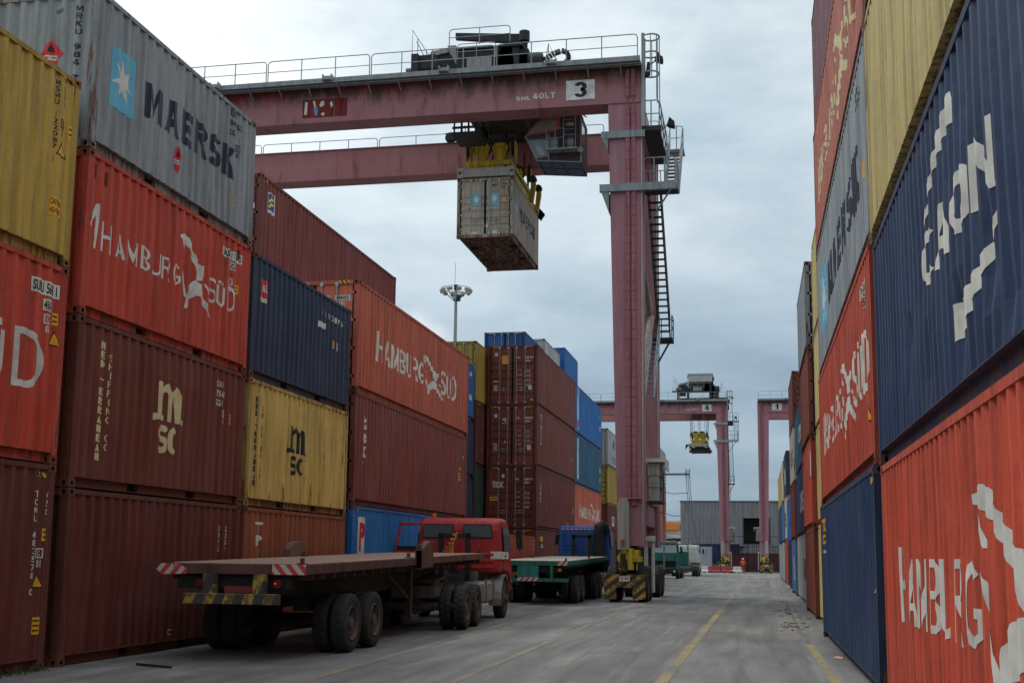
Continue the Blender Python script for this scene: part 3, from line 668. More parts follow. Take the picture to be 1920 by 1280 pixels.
container(XE, 1, yf, 8.718, L4, 2.896, 'blue', 'bright blue container with a white and red strip, topmost beside the crane leg', group=ROW_L, marks=[('company_sign', WHITE, sh_rect(1.0, .35, 1.6, 2.8)), ('company_sign', REDS, sh_block('P', 1.08, 2.15, 1.5, 2.7)+sh_rect(1.1, .42, 1.5, .9), .007), ('label_plate', WHITE, sh_rect(11.4, 1.3, 11.7, 1.6))]+m_small(WHITE, ['PO'], 11.2, 2.3, 1.6, .2), det=0)
for i, (c, lb, nr) in enumerate((('maroon_dark', 'small dark maroon container end seen low between the blue cab and the crane leg', 'door'), ('maroon', 'maroon container end with a small blue label, left of the crane leg', 'panel'), ('mustard', 'mustard yellow container end just left of the crane leg', 'door'), ('light_grey', 'pale grey rust-edged container end, topmost just left of the crane leg', 'panel'))):
    container(-10.05, 1, 83.7, i*2.69, L4, 2.65, c, lb, near=nr, group=ROW_L, det=0, marks=([('label_plate', WHITE, sh_rect(2.5, 1.2, 4.0, 1.9)), ('label_plate', BLUES, sh_disc(3.2, 1.6, .5, .25), .007)] if i == 1 else [('lettering', BLUES, sh_block('CCL', 2.5, .4, 5.5, .9)+sh_text('&', 3, 1.5, 4.5, 2.1, .04))] if i == 3 else ()))
for i, (c, lb) in enumerate((('brown_red', 'low brown container just right of the crane leg behind the mast of cables'), ('orange', 'orange-brown container right of the crane leg, second from the ground'), ('orange', 'orange-brown container right of the crane leg, third from the ground'), ('light_grey', 'grey MAERSK container peeking out right of the crane leg, above the orange-brown ones'))):
    container(-9.05, 1, 126.8-L4, i*3.05+1.6*(i == 9), L4, 3.03 if i < 3 else 3.4, c, lb, group=ROW_L, det=0, marks=([('lettering', NAVYL, sh_block('MAERSK', 4.5, 1.2, 10.8, 2.0))] if i == 3 else ()))
# rows behind
container(-12.62, 1, 28.5, 8.74, L4, 2.896, 'wine', 'long wine red container with a blue and yellow sticker, high behind the coral one', near='door', group=ROW_B, marks=
    [('company_sign', WHITE, sh_rect(.55, 1.98, .95, 2.55)), ('company_sign', BLUES, sh_rect(.58, 2.07, .92, 2.52), .007), ('company_sign', flat('sticker_lemon', (.8, .65, .03)), sh_strip([(.60, 2.32), (.72, 2.44), (.90, 2.42)], [(.62, 2.26), (.74, 2.36), (.90, 2.36)])+sh_strip([(.60, 2.18), (.72, 2.29), (.90, 2.28)], [(.62, 2.11), (.74, 2.22), (.90, 2.22)]), .010), ('hazard_strip', HAZS, sh_rect(.2, 2.74, .6, 2.81))]
    , endmarks=[('label_plate', WHITE, sh_rect(1.0, 1.95, 1.07, 2.1))])
for i, c in enumerate(('maroon', 'navy', 'brown_red')):
    container(-12.62, 1, 28.5, i*2.906, L4, 2.896, c, ('maroon', 'navy', 'red-brown')[i]+' container under the wine red one, hidden behind the tex container column', group=ROW_B, det=0)
for i, (c, lb) in enumerate((('blue', 'blue container low in the gap between the coral stack and the red-brown stack'), ('navy', 'navy container in the gap behind the coral stack, between two blue ones'), ('navy', 'dark navy container in the gap, under the top blue one'), ('blue', 'blue container seen narrowly in the gap right of the coral HAMBURG SÜD one'))):
    container(-12.55, 1, 53.0-L2, i*2.59, L2, 2.58, c, lb, group=ROW_B, det=0, marks=([('label_plate', WHITE, sh_rect(5.1, .9, 5.6, 1.15)), ('number_lettering', WHITE, sh_text('BU', 5.1, 2.0, 5.6, 2.2, .03))] if i == 3 else ()))
for i, (c, lb) in enumerate((('maroon', 'dark maroon container at the bottom of the gap, under the green one'), ('green', 'dark green container deep in the gap beside the tex doors'), ('maroon_dark', 'dark maroon container in the gap under the mustard one'), ('mustard', 'mustard yellow container with a hazard strip, behind the end of the coral one'))):
    container(-12.55, 1, 53.3, i*2.90, L4, 2.89, c, lb, near='door', group=ROW_B, marks=([('number_lettering', WHITE, sh_col('TRITON', 1.5, .6, 1.7, 2.4, .02))] if i == 2 else ()), det=1 if i == 3 else 0)
for i, (c, lb) in enumerate((('maroon', 'maroon container hidden at the base of the royal blue stack'), ('brown_red', 'red-brown container hidden second in the royal blue stack'), ('navy', 'navy container hidden third in the royal blue stack'), ('wine', 'wine container hidden fourth in the royal blue stack'), ('royal', 'royal blue container with doors facing the camera, peeping over the red-brown stack'))):
    container(-12.75, 1, 66.5, i*2.906, L2, 2.89, c, lb, near='door', group=ROW_B, det=1 if i == 4 else 0)
for i, c in enumerate(('maroon', 'navy', 'mustard', 'wine', 'light_grey')):
    container(-12.75, 1, 72.9, i*2.906+(.75 if i == 4 else 0), L2, 2.89 if i != 3 else 3.6, c, (['maroon', 'navy', 'mustard', 'wine', ''][i]+' container hidden under the pale grey one above the red-brown stack') if i < 4 else 'pale grey container peeping over the slope of the red-brown stack', group=ROW_B, det=0)
for i, c in enumerate(('navy', 'maroon', 'brown_red', 'green', 'blue')):
    container(-12.45, 1, 79.3, i*2.906+(1.3 if i == 4 else 0), L2, 2.89 if i != 3 else 4.1, c, (['navy', 'maroon', 'red-brown', 'green', ''][i]+' container hidden under the far blue one above the red-brown stack') if i < 4 else 'blue container end rising furthest right above the red-brown stack', group=ROW_B, det=0)
# ---- right-hand rows
XR = 1.5
yr = 14.9-L4
container(XR, -1, yr, 0, L4, 2.78, 'orange_red', 'red HAMBURG SÜD container filling the lower right corner', group=ROW_R, marks=m_hamburg(1.55, 6.1, 8.35, 10.6, 1.02, 1.80, .62, 2.18, -.008))
cr = [('lettering', WHITE, sh_block('CAON', 4.0, 1.22, 7.3, 1.70, .26, .22, .12))]
def arc(cx, cz, rx, rz, t0, t1, th0, th1, n=18):
    a = []; b = []
    for i in range(n+1):
        t = R(t0+(t1-t0)*i/n); k = th0+(th1-th0)*i/n
        a.append((cx+rx*math.cos(t), cz+rz*math.sin(t))); b.append((cx+(rx-k*1.2)*math.cos(t), cz+(rz-k)*math.sin(t)))
    return sh_strip(a, b)
cr.append(('swoosh_emblem', WHITE, arc(6.1, 1.50, 1.95, .92, 168, 100, .02, .26)+arc(5.4, 1.40, 1.95, .92, -15, -85, .02, .30)))
container(XR-.01, -1, yr, 2.79, L4, 2.70, 'navy_bright', 'navy container with white capitals between two white arcs, at the right edge', group=ROW_R, marks=cr, dents=((9.2, .9, .3, .05), (6.3, .55, .35, .06), (5.2, .8, .3, .045), (4.6, .4, .3, .05), (8.0, .5, .3, .03)))
container(XR-.03, -1, yr+.02, 5.50, L4, 2.89, 'sand', 'pale yellow container above the navy one at the right edge', group=ROW_R)
container(XR-.02, -1, yr, 8.40, L4, 2.89, 'maroon_dark', 'dark container of which only a bottom corner shows above the pale yellow one', group=ROW_R)
y2 = 27.45-L4; hh = 2.83
r2 = [('navy_bright', 'navy blue container on the ground with a small orange emblem at its far end', [('company_sign', ORS, sh_text('TEX', .45, 2.25, 1.7, 2.52, .06)+sh_text('CC', .6, 1.98, 1.6, 2.2, .05)), ('number_lettering', WHITE, sh_text('containers', .5, 1.80, 1.8, 1.88, .02)), ('hazard_strip', HAZS, sh_rect(11.7, 2.6, 11.95, 2.7))]+m_tri(11.9, 1.35, .13)),
      ('orange_red', 'orange-red HAMBURG SÜD container with rust-scraped lower edge, on the navy one', m_hamburg(1.3, 6.9, 9.2, 11.6, 1.02, 1.85, .75, 2.05, .02)+m_label('SUDU 5', 10.7, 2.35, 11.5, 2.5)+m_label('45G1', 11.1, 2.15, 11.5, 2.3)+m_tri(11.5, .7, .12)),
      ('grey', 'grey MAERSK container high on the right, third from the ground', m_maersk(1.5, 3.3, 3.7, 10.9, .95, 1.75, .7, 1.95)+m_small(NAVYL, ['MSKU', '081 226'], 10.7, 2.5, .9, .12, .06, .03)+m_ylw(11.4, 1.0, 11.6, 1.25)),
      ('faded_coral', 'faded red HAMBURG SÜD container high on the right with a dented side', m_hamburg(1.3, 6.9, 9.2, 11.6, .9, 1.7, .5, 2.1, .03, CREAM)),
      ('purple', 'purple-brown container at the very top right', [('number_lettering', WHITE, sh_col('TEXU', .5, .6, .75, 1.9, .02))])]
for i, (c, lb, mk) in enumerate(r2):
    container(XR, -1, y2, i*(hh+.01), L4, hh, c, lb, group=ROW_R, marks=mk, xj=(-.05, -.02, 0.0, 0.0, .03)[i],
              dents=(((1.0, 1.6, .55, .16), (1.5, .9, .4, .10), (2.2, 1.9, .4, .07)) if i == 3 else ((3.0, .6, .3, .03), (6.0, .5, .3, .03)) if i == 1 else ()))
for i, lb in enumerate(('yellow container on the ground seen as a narrow strip behind the navy one', 'yellow container, second in the narrow yellow strip', 'yellow container, third in the narrow yellow strip', 'yellow container, topmost in the narrow yellow strip')):
    container(1.72, -1, 27.9, i*2.60, L2, 2.591, 'sand', lb, group=ROW_R, det=0)
for i, (c, lb, nr) in enumerate((('brown_red', 'faded red-brown container on the ground under the bright red white-barred one', 'panel'), ('orange_red', 'bright red container with a white bar, second from the ground past the yellow strip', 'panel'), ('brown_red', 'brown container with doors toward the camera, under the grey one past the yellow strip', 'door'), ('grey', 'grey container with doors toward the camera, topmost past the yellow strip', 'door'))):
    container(1.66-.03*i, -1, 35.1, i*2.58, L2, 2.57, c, lb, near=nr, group=ROW_R, marks=([('label_plate', WHITE, sh_rect(5.2, 1.5, 5.7, 2.2))] if i == 1 else ()))
for i, (c, lb, mk) in enumerate((('light_grey', 'pale grey container on the ground with dark lettering, past the red stack', [('lettering', BLACK, sh_block('UAS', 6, .9, 10, 1.7))]), ('navy_bright', 'navy container with white lettering, second from the ground past the red stack', [('lettering', WHITE, sh_block('COSCO', 4, .9, 10, 1.7))]), ('teal_blue', 'blue-grey container with white patches, third past the red stack', [('lettering', WHITE, sh_block('CMA', 4, 1.1, 8, 1.8))]))):
    container(1.85, -1, 42.2, i*2.62, L4, 2.60, c, lb, group=ROW_R, marks=mk, det=0)
for i, (c, lb, nr, mk) in enumerate((('sky', 'sky blue container on the ground with a white painted figure, right side', 'panel', [('company_sign', WHITE, sh_block('A', 2.5, .7, 4.2, 1.8)), ('company_sign', REDS, sh_rect(2.4, 1.95, 4.2, 2.1))]), ('brown_red', 'red-brown container with doors to the camera on the sky blue one', 'door', ()), ('cream', 'cream container with a yellow-striped corner under the maroon top one', 'panel', [('lettering', BLACK, sh_block('MSC', 1.5, .9, 4.8, 1.7))]), ('maroon', 'maroon container with doors and hazard strip, topmost of the distant right stack', 'door', ()))):
    container(1.85, -1, 56.6, i*2.6, L2, 2.591, c, lb, near=nr, group=ROW_R, marks=mk, det=1, endmarks=([('label_plate', WHITE, sh_disc(-.35, 2.15, .14, .14)+sh_disc(-.35, 1.1, .1, .1)), ('label_plate', STEEL, sh_rect(-.5, .6, -.2, .95))] if i == 3 else [('yellow_sticker', YEL, sh_rect(-.95, .5, -.75, 1.8))] if i == 2 else ()))
for i, (c, lb, mk) in enumerate((('navy', 'dark navy container on the ground just past the sky blue one', ()), ('blue', 'blue container second from the ground past the sky blue one', ()))):
    container(2.0, -1, 63.0, i*2.6, L4, 2.591, c, lb, group=ROW_R, marks=mk, det=0)
for i, (c, lb, mk) in enumerate((('red', 'small bright red container on the ground far down the right side', ()), ('cream', 'cream container far down the right side, on the bright red one', [('lettering', BLACK, sh_block('MSC', 1, .9, 4.5, 1.9))]), ('navy', 'far navy container topmost above the cream one', [('lettering', WHITE, sh_block('CMA', 1, .9, 4.5, 1.9))]))):
    container(2.1, -1, 79.6, i*2.9, L2, 2.89, c, lb, group=ROW_R, marks=mk, det=0)
for i, (c, lb) in enumerate((('light_grey', 'far pale container on the ground, second last on the right'), ('blue', 'far blue container, second last column on the right'), ('cream', 'far cream container, top of the second last column on the right'))):
    container(2.1, -1, 88.2, i*2.9, L2, 2.89, c, lb, group=ROW_R, det=0)
for i, (c, lb) in enumerate((('grey', 'last grey container on the ground at the far end of the right row'), ('navy', 'last navy container at the far end of the right row'), ('mustard', 'last yellow container, top of the far end of the right row'))):
    container(2.15, -1, 97, i*2.9, L4, 2.89, c, lb, group=ROW_R, det=0)
# ---------------------------------------------------------------- ground and markings
def asphalt():
    m, b = newmat('yard_asphalt')
    g = N('ShaderNodeNewGeometry'); p = g.outputs['Position']
    st = noise(mapping(p, (1.0, .11, 1)), 1.5, 7, .62, .3)           # wear along the lane
    big = noise(p, .16, 5, .6, .4); mid = noise(p, 1.1, 6, .65); fine = noise(p, 38, 4, .75)
    c = ramp([(.30, (.090, .091, .091)), (.48, (.140, .141, .139)), (.62, (.195, .194, .189)), (.8, (.25, .247, .236))], st)
    c = mixc(1, c.outputs[0], ramp([(.3, .66), (.5, 1), (.7, 1.22)], big).outputs[0], 'MULTIPLY')
    c = mixc(1, c, ramp([(.3, .78), (.7, 1.18)], mid).outputs[0], 'MULTIPLY')
    c = mixc(1, c, ramp([(.3, .66), (.7, 1.32)], fine).outputs[0], 'MULTIPLY')
    tm = ramp([(.52, 0), (.60, .38), (.64, 0)], noise(mapping(p, (2.4, .05, 1), (1, 0, 0)), 1.2, 4, .5)); c = mixc(tm.outputs[0], c, (.06, .06, .06))
    pa = ramp([(.64, 0), (.68, .5)], noise(p, .55, 7, .7)); c = mixc(pa.outputs[0], c, (.27, .265, .25))
    oil = ramp([(.60, 0), (.70, .6)], noise(mapping(p, (.8, .18, 1), (5, 3, 0)), 1.0, 6, .7))
    c = mixc(oil.outputs[0], c, (.045, .044, .043))
    vo = N('ShaderNodeTexVoronoi', feature='DISTANCE_TO_EDGE'); vo.inputs['Scale'].default_value = .34
    wv = N('ShaderNodeVectorMath', operation='MULTIPLY_ADD'); nn = N('ShaderNodeTexNoise'); nn.inputs['Scale'].default_value = 1.4; nn.inputs['Detail'].default_value = 6
    Lk(p, nn.inputs['Vector']); Lk(nn.outputs['Color'], wv.inputs[0]); wv.inputs[1].default_value = (1.3, 1.3, 0); Lk(p, wv.inputs[2]); Lk(wv.outputs[0], vo.inputs['Vector'])
    cr = ramp([(0, .75), (.006, 0)], vo.outputs['Distance']); msk = ramp([(.5, 0), (.62, 1)], noise(p, .11, 3))
    mm = N('ShaderNodeMath', operation='MULTIPLY'); Lk(cr.outputs[0], mm.inputs[0]); Lk(msk.outputs[0], mm.inputs[1])
    c = mixc(mm.outputs[0], c, (.03, .03, .03))
    Lk(c, b.inputs['Base Color'])
    Lk(ramp([(.3, .62), (.7, .88)], mid).outputs[0], b.inputs['Roughness'])
    bp = N('ShaderNodeBump'); bp.inputs['Strength'].default_value = .35; bp.inputs['Distance'].default_value = .02
    Lk(fine, bp.inputs['Height']); Lk(bp.outputs[0], b.inputs['Normal'])
    return m
MB().poly([(-900, -150, 0), (900, -150, 0), (900, 1600, 0), (-900, 1600, 0)]).build('ground', asphalt())['kind'] = 'structure'
ASPH = (.15, .148, .142)
def strip_obj(name, pts, wd, mat, z=.004, seg=1):
    b = MB()
    for (x0, y0), (x1, y1) in zip(pts, pts[1:]):
        n = max(1, int(abs(y1-y0)/1.2*seg))
        for i in range(n):
            ya, yb_ = y0+(y1-y0)*i/n, y0+(y1-y0)*(i+1)/n; xa, xb = x0+(x1-x0)*i/n, x0+(x1-x0)*(i+1)/n
            j = [random.uniform(-.012, .012) for _ in range(2)]
            b.poly([(xa-wd/2+j[0], ya, z), (xa+wd/2, ya, z), (xb+wd/2, yb_, z), (xb-wd/2+j[1], yb_, z)])
    o = b.build(name, mat); o['kind'] = 'structure'; return o
YL = worn('road_yellow_worn', (.29, .24, .105), ASPH, .44, .8, 13); YL2 = worn('road_yellow_faint', (.28, .235, .115), ASPH, .56, .8, 13); YL3 = worn('road_yellow_kerb', (.34, .27, .09), ASPH, .45, .8, 11)
strip_obj('lane_line', [(-1.42, 2), (-1.26, 16.4), (-1.16, 31), (-.70, 102)], .16, YL)
strip_obj('lane_line', [(-3.85, 4), (-3.95, 16), (-4.15, 44)], .13, YL2)
strip_obj('lane_line', [(-5.75, 4), (-5.87, 15.7), (-6.1, 30), (-6.2, 42)], .17, YL2)
strip_obj('lane_line', [(1.08, 2), (1.06, 17), (1.03, 24.6)], .13, YL3)
strip_obj('lane_line', [(1.08, 28), (1.25, 45), (1.7, 100)], .12, YL2)
CONC = worn('broken_concrete', (.30, .285, .25), (.17, .165, .155), .7, .85, 2.5)
strip_obj('concrete_strip', [(.70, 26), (.85, 40), (1.3, 100)], .42, CONC, .003)
# broken slab pieces and litter by the right-hand stack
b = MB()
for i in range(46):
    x = random.gauss(.85, .22); y = random.choice((random.gauss(31, 1.6), random.gauss(40, 3))); s = random.uniform(.02, .11); k = random.randint(4, 6); a0 = random.random()*6
    b.prism([(x+s*math.cos(a0+2*math.pi*t/k)*random.uniform(.6, 1.1), y+s*1.6*math.sin(a0+2*math.pi*t/k)*random.uniform(.6, 1.1), .002) for t in range(k)], (0, 0, random.uniform(.008, .03)))
tag(b.build('rubble', flat('rubble_grey', (.16, .15, .135), .9)), 'broken bits of concrete scattered along the right edge of the lane', 'rubble', kind='stuff')
b = MB(); b.prism([(1.30, 21.2, .004), (1.42, 21.1, .004), (1.44, 21.5, .004), (1.36, 21.62, .004), (1.28, 21.4, .004)], (0, 0, .02))
tag(b.build('litter_scrap', flat('litter_pink', (.5, .28, .24), .7)), 'small pinkish scrap of litter beside the navy container on the right', 'litter')
b = MB(); b.bar((-9.0, 16.6, .02), (-8.3, 16.3, .02), .05, .03)
tag(b.build('wood_batten', flat('dark_wood', (.04, .035, .03), .9)), 'thin dark batten lying on the ground by the lower left container', 'batten')
b = MB()
for i in range(170):
    x = random.gauss(-9.85, .10); y = random.uniform(13.2, 15.5); h = random.uniform(.03, .15); a = random.random()*6.3; dx, dy = .04*math.cos(a), .04*math.sin(a)
    b.poly([(x-dx*.3, y-dy*.3, 0), (x+dx*.3, y+dy*.3, 0), (x+dx+random.uniform(-.03, .03), y+dy, h)])
tag(b.build('weeds', flat('weed_green', (.05, .085, .03), .8, var=.4)), 'low weeds at the foot of the left containers', 'weeds', kind='stuff')

# ---------------------------------------------------------------- gantry cranes
def girder_mat(name, base, amount):
    m, b = newmat(name); tc = N('ShaderNodeTexCoord'); o = tc.outputs['Object']
    s = N('ShaderNodeSeparateXYZ'); Lk(o, s.inputs[0])
    c = mixc(ramp([(.35, 0), (.7, .35)], noise(o, .35, 5, .6)).outputs[0], base, (.40, .22, .22))
    run = noise(mapping(o, (.95, .95, .30)), 1.3, 7, .70)         # stains running down from the walkway
    zz = N('ShaderNodeMath', operation='MULTIPLY_ADD'); Lk(s.outputs[2], zz.inputs[0]); zz.inputs[1].default_value = .36; zz.inputs[2].default_value = -7.25
    ad = N('ShaderNodeMath', operation='ADD'); Lk(run, ad.inputs[0]); Lk(zz.outputs[0], ad.inputs[1])
    st = ramp([(.50, 0), (.74, amount)], ad.outputs[0])
    stc = mixc(ramp([(.45, 0), (.6, 1)], noise(o, .9, 3)).outputs[0], (.060, .040, .028), (.20, .030, .032))
    c = mixc(st.outputs[0], c, stc)
    ru = ramp([(.56, 0), (.68, .8)], noise(mapping(o, (1.6, 1.6, .22), (9, 9, 9)), 1.1, 6, .75)); c = mixc(ru.outputs[0], c, (.15, .065, .045))
    Lk(c, b.inputs['Base Color']); b.inputs['Roughness'].default_value = .65; b.inputs['Specular IOR Level'].default_value = .25; return m
PINK = girder_mat('crane_pink_girder', (.315, .145, .162), .97)
PINKF = girder_mat('crane_pink_far_girder', (.34, .145, .155), .25)
LEGP = paint('crane_pink_leg', (.335, .155, .185), .25, .3, .5, (.16, .07, .05), .18)
LEGD = paint('crane_pink_trunking', (.30, .105, .13), .2, .3, .6, (.1, .05, .04), .3)
LEGB = paint('crane_beige_brace_lit_edge', (.42, .32, .28), .35, .2, .6, (.2, .10, .06), .3)  # beige of the braces; on leg edges it imitates a lit side
GALV = paint('crane_galvanised', (.27, .31, .32), .15, .3, .5, (.12, .08, .06), .3)
GDARK = flat('crane_dark_steel', (.028, .030, .030), .7)
CYEL = paint('crane_yellow', (.62, .45, .035), .6, .2, .5, (.05, .03, .02), .45)
COVER = paint('crane_cover_grey', (.36, .35, .32), .2, .3, .5, (.15, .1, .07), .3)
BSTR = stripes('bumper_stripes', (.50, .28, .03), (.03, .03, .03), .30, -52, 'XZ', .9)
RUB = flat('tyre_rubber', (.030, .029, .028), .82, var=.3)
RIMD = paint('rim_dusty', (.12, .10, .085), .5, .3, .8)
def rail(b, pts, h=1.0, step=1.5, r=.022, mid=True, rounded=True):
    """guard rail along a polyline"""
    for p, q in zip(pts, pts[1:]):
        p = Vector(p); q = Vector(q); L = (q-p).length; n = max(1, round(L/step)); d = (q-p)/L
        for i in range(n+1):
            a = p+(q-p)*i/n; b.tube([a, a+Vector((0, 0, h-(.12 if rounded and i in (0, n) else 0)))], r, 5)
        if rounded: b.tube([p+Vector((0, 0, h-.14)), p+Vector((0, 0, h-.04))+d*.04, p+Vector((0, 0, h))+d*.14, q+Vector((0, 0, h))-d*.14, q+Vector((0, 0, h-.04))-d*.04, q+Vector((0, 0, h-.14))], r, 5)
        else: b.tube([p+Vector((0, 0, h)), q+Vector((0, 0, h))], r, 5)
        if mid: b.tube([p+Vector((0, 0, h*.5)), q+Vector((0, 0, h*.5))], r*.8, 5)
def stair(b, p, q, wx, n, mrail=None):
    """flight of open steps from p (low) to q (high), width wx along x"""
    p = Vector(p); q = Vector(q)
    for x in (0, wx): b.bar(p+Vector((x, 0, 0)), q+Vector((x, 0, 0)), .05, .2)
    for i in range(1, n):
        a = p+(q-p)*i/n; b.box(a.x+.03, a.x+wx-.03, a.y-.10, a.y+.12, a.z-.02, a.z+.015)
    for x in (0, wx):
        for h in (.5, 1.0): b.tube([p+Vector((x, 0, h)), q+Vector((x, 0, h))], .02, 5)
        for i in range(0, n+1, 4):
            a = p+(q-p)*i/n+Vector((x, 0, 0)); b.tube([a, a+Vector((0, 0, 1))], .018, 5)
def tyre_mb(R0, wdt, n=44, tread=.014):
    b = MB(); h = wdt/2; pr = [(R0*.58, -h*.62), (R0*.62, -h*.88), (R0*.80, -h), (R0*.93, -h*.94), (R0*.985, -h*.78), (R0, -h*.5), (R0, -h*.16), (R0-tread*1.4, -h*.10), (R0-tread*1.4, h*.10), (R0, h*.16), (R0, h*.5), (R0*.985, h*.78), (R0*.93, h*.94), (R0*.80, h), (R0*.62, h*.88), (R0*.58, h*.62)]
    P = len(pr)
    for k in range(n):
        t = 2*math.pi*k/n
        for i, (r, x) in enumerate(pr):
            rr = r-(tread if (3 <= i <= 6 and k % 2) or (9 <= i <= 12 and not k % 2) else 0)
            b.v.append((x, rr*math.cos(t), rr*math.sin(t)))
    for k in range(n):
        k2 = (k+1) % n
        for i in range(P-1): b.f.append((k*P+i, k2*P+i, k2*P+i+1, k*P+i+1)); b.m.append(0)
    return b
def rim_mb(R0, wdt, side=1, deep=True):
    h = wdt/2; r = R0*.6; b = MB()
    pr = [(r, h*.84), (r*.97, h*.98), (r*.90, h*.9), (r*.86, h*.3 if deep else h*.7), (r*.55, h*.1 if deep else h*.8), (r*.50, h*.25 if deep else h*.95), (r*.34, h*.3 if deep else h*1.1), (r*.30, h*.85 if deep else h*1.5), (r*.0, h*.9 if deep else h*1.55)]
    b.lathe([(a, c*side) for a, c in pr], (0, 0, 0), (1, 0, 0), 24)
    for k in range(8):
        t = 2*math.pi*k/8; c = Vector((side*(h*.28 if deep else h*.95), math.cos(t)*r*.43, math.sin(t)*r*.43)); b.tube([c, c+Vector((side*.035, 0, 0))], .018, 6)
    return b
def wheel(parent, x, y, R0=.5, wdt=.27, side=1, deep=True, name='wheel', rimmat=None):
    k = (round(R0, 3), round(wdt, 3))
    o = inst(('wheel', k), lambda: tyre_mb(R0, wdt), [RUB], parent, (x, y, R0))
    inst(('rim', k, side, deep), lambda: rim_mb(R0, wdt, side, deep), [rimmat or RIMD], o)
    return o
def crane(loc, number, label, flip=False, det=1, stairs=True):
    c = thing('gantry_crane', loc, label, 'crane', 'pink rubber-tyred gantry cranes')
    sx = -1 if flip else 1        # flipped: the span runs towards +x
    def T(b):
        if flip: b.v = [(-x, y, z) for x, y, z in b.v]
        return b
    def put(b, name, mat, par=None, **k): return T(b).build(name, mat, par or c, **k)
    LX = -23.6; G0, G1 = 19.50, 20.93
    for y0, mt in ((0, PINK), (7.35, PINKF)):
        b = MB(); b.box(LX, 0, y0, y0+1.0, G0, G1)
        b.box(LX-.02, .02, y0-.05, y0+1.05, G1, G1+.04); b.box(LX, -.0, y0-.03, y0+1.03, G0-.03, G0)
        for i in range(9):
            x = -2.6-i*2.55; b.box(x-.012, x+.012, y0-.012, y0, G0, G1)
        put(b, 'girder', mt)
    for xr in (0, LX+1.34):
        for y0 in (0.02, 7.37):
            b = MB(); t = 1.34; bt = .98; zb = 2.1
            b.hexa([(xr-bt, y0, zb), (xr-.06, y0, zb), (xr-.06, y0+.95, zb), (xr-bt, y0+.95, zb), (xr-t, y0, G0-.03), (xr-.06, y0, G0-.03), (xr-.06, y0+.95, G0-.03), (xr-t, y0+.95, G0-.03)])
            b.box(xr-.06, xr-.045, y0+.08, y0+.87, zb, G0-.03)
            lg = put(b, 'leg', LEGP)
            b = MB(); b.box(xr-.05, xr, y0-.02, y0+.10, zb, G0-.035); b.box(xr-.05, xr, y0+.86, y0+.97, zb, G0-.035)
            put(b, 'lit_leg_edge', LEGB, lg)  # paler strip puts the leg's lit side face into the colour
            if xr == 0 and y0 < 1:
                b = MB()
                for xa in (-.63, -.41):
                    z = 3.6
                    while z < 20.75:
                        if not 19.3 < z+.30 < 19.75: b.box(xa, xa+.15, -.09, .0 if z > 19 else y0, z, z+.36)
                        z += .375
                    b.tube([(xa+.08, -.05, 18.9), (xa+.08, -.05, 19.9)], .03, 6)
                put(b, 'cable_trunking', LEGD)
    for xr in (-.5, LX+.85):
        b = MB(); b.box(xr-.32, xr+.32, .6, 8.0, 2.95, 3.85); b.box(xr-.40, xr+.42, -.2, 8.8, 3.85, 3.89); put(b, 'sill_beam', LEGP)
        b = MB(); b.box(xr-.36, xr+.36, 1.0, 7.37, G0+.15, G0+.95); put(b, 'end_tie', LEGP)
    for p, q in (((-.35, .95, 14.6), (-.35, 7.4, 12.4)), ((-.35, .95, 6.2), (-.35, 7.4, 5.1)), ((-.30, 1.0, 6.4), (-.3, 7.35, 12.3))):
        b = MB(); b.tube([p, q], .16, 10); put(b, 'diagonal_brace', LEGB, smooth=True)
    # walkway with rails on the near girder, rail on the far one
    b = MB(); b.box(LX, .0, -.62, .0, G1+.04, G1+.09); b.box(LX, 0, -.66, -.60, G1+.0, G1+.2)
    for i in range(18):
        x = -.8-i*1.3; b.bar((x, -.62, G1+.02), (x, -.02, G1-.35), .04, .06)
    b.tube([(LX, -.5, G1-.04), (0, -.5, G1-.04)], .03, 6); b.tube([(LX, -.35, G1-.06), (0, -.35, G1-.06)], .025, 6)
    b.box(LX, 0, 8.35, 8.9, G1+.04, G1+.08)
    put(b, 'walkway', GALV)
    for a, d in ((LX, -19.9), (-19.8, -15.62), (-15.54, -11.1), (-11.02, -5.85), (-5.75, -.1)):
        b = MB(); rail(b, [(a, -.62, G1+.15), (d, -.62, G1+.15)], .95, 1.45); put(b, 'handrail', GALV)
    b = MB()
    for a, d in ((LX, -19.9), (-19.8, -13.8), (-13.7, -8.1), (-8.0, -2.6), (-2.2, 0)): rail(b, [(a, 8.85, G1+.1), (d, 8.85, G1+.1)], .95, 1.7)
    put(b, 'handrail', GALV)
    for x in (-17.85, -12.85, -7.9, -3.5):
        b = MB(); b.prism([(x-.17, -.86, G1+.06), (x+.17, -.86, G1+.06), (x+.14, -.62, G1+.10), (x-.14, -.62, G1+.10)], (0, 0, .14)); b.box(x-.2, x-.17, -.9, -.6, G1+.02, G1+.28); b.box(x+.17, x+.2, -.9, -.6, G1+.02, G1+.28)
        lp = put(b, 'floodlight', COVER); b = MB(); b.poly([(x-.15, -.84, G1+.058), (x+.15, -.84, G1+.058), (x+.13, -.64, G1+.095), (x-.13, -.64, G1+.095)]); put(b, 'lamp_glass', flat('lamp_amber_glass', (.45, .30, .18), .3), lp)
    # number board and painted load sign
    nx = -3.02 if not flip else -2.9
    b = MB(); b.box(nx, nx+1.16, -.03, -.0, 19.72, 20.54); nb = put(b, 'number_board', flat('board_white', (.60, .62, .60), .5, var=.35))
    fl = lambda s, z, off: (s if not flip else s, -.03-off, z)
    cx = nx+.58 if not flip else -(nx+.58)
    lay(sh_block(number, cx-.26, 19.82, cx+.26, 20.46, .36, .19), ([], fl), 'number', BLACK, nb, .003)
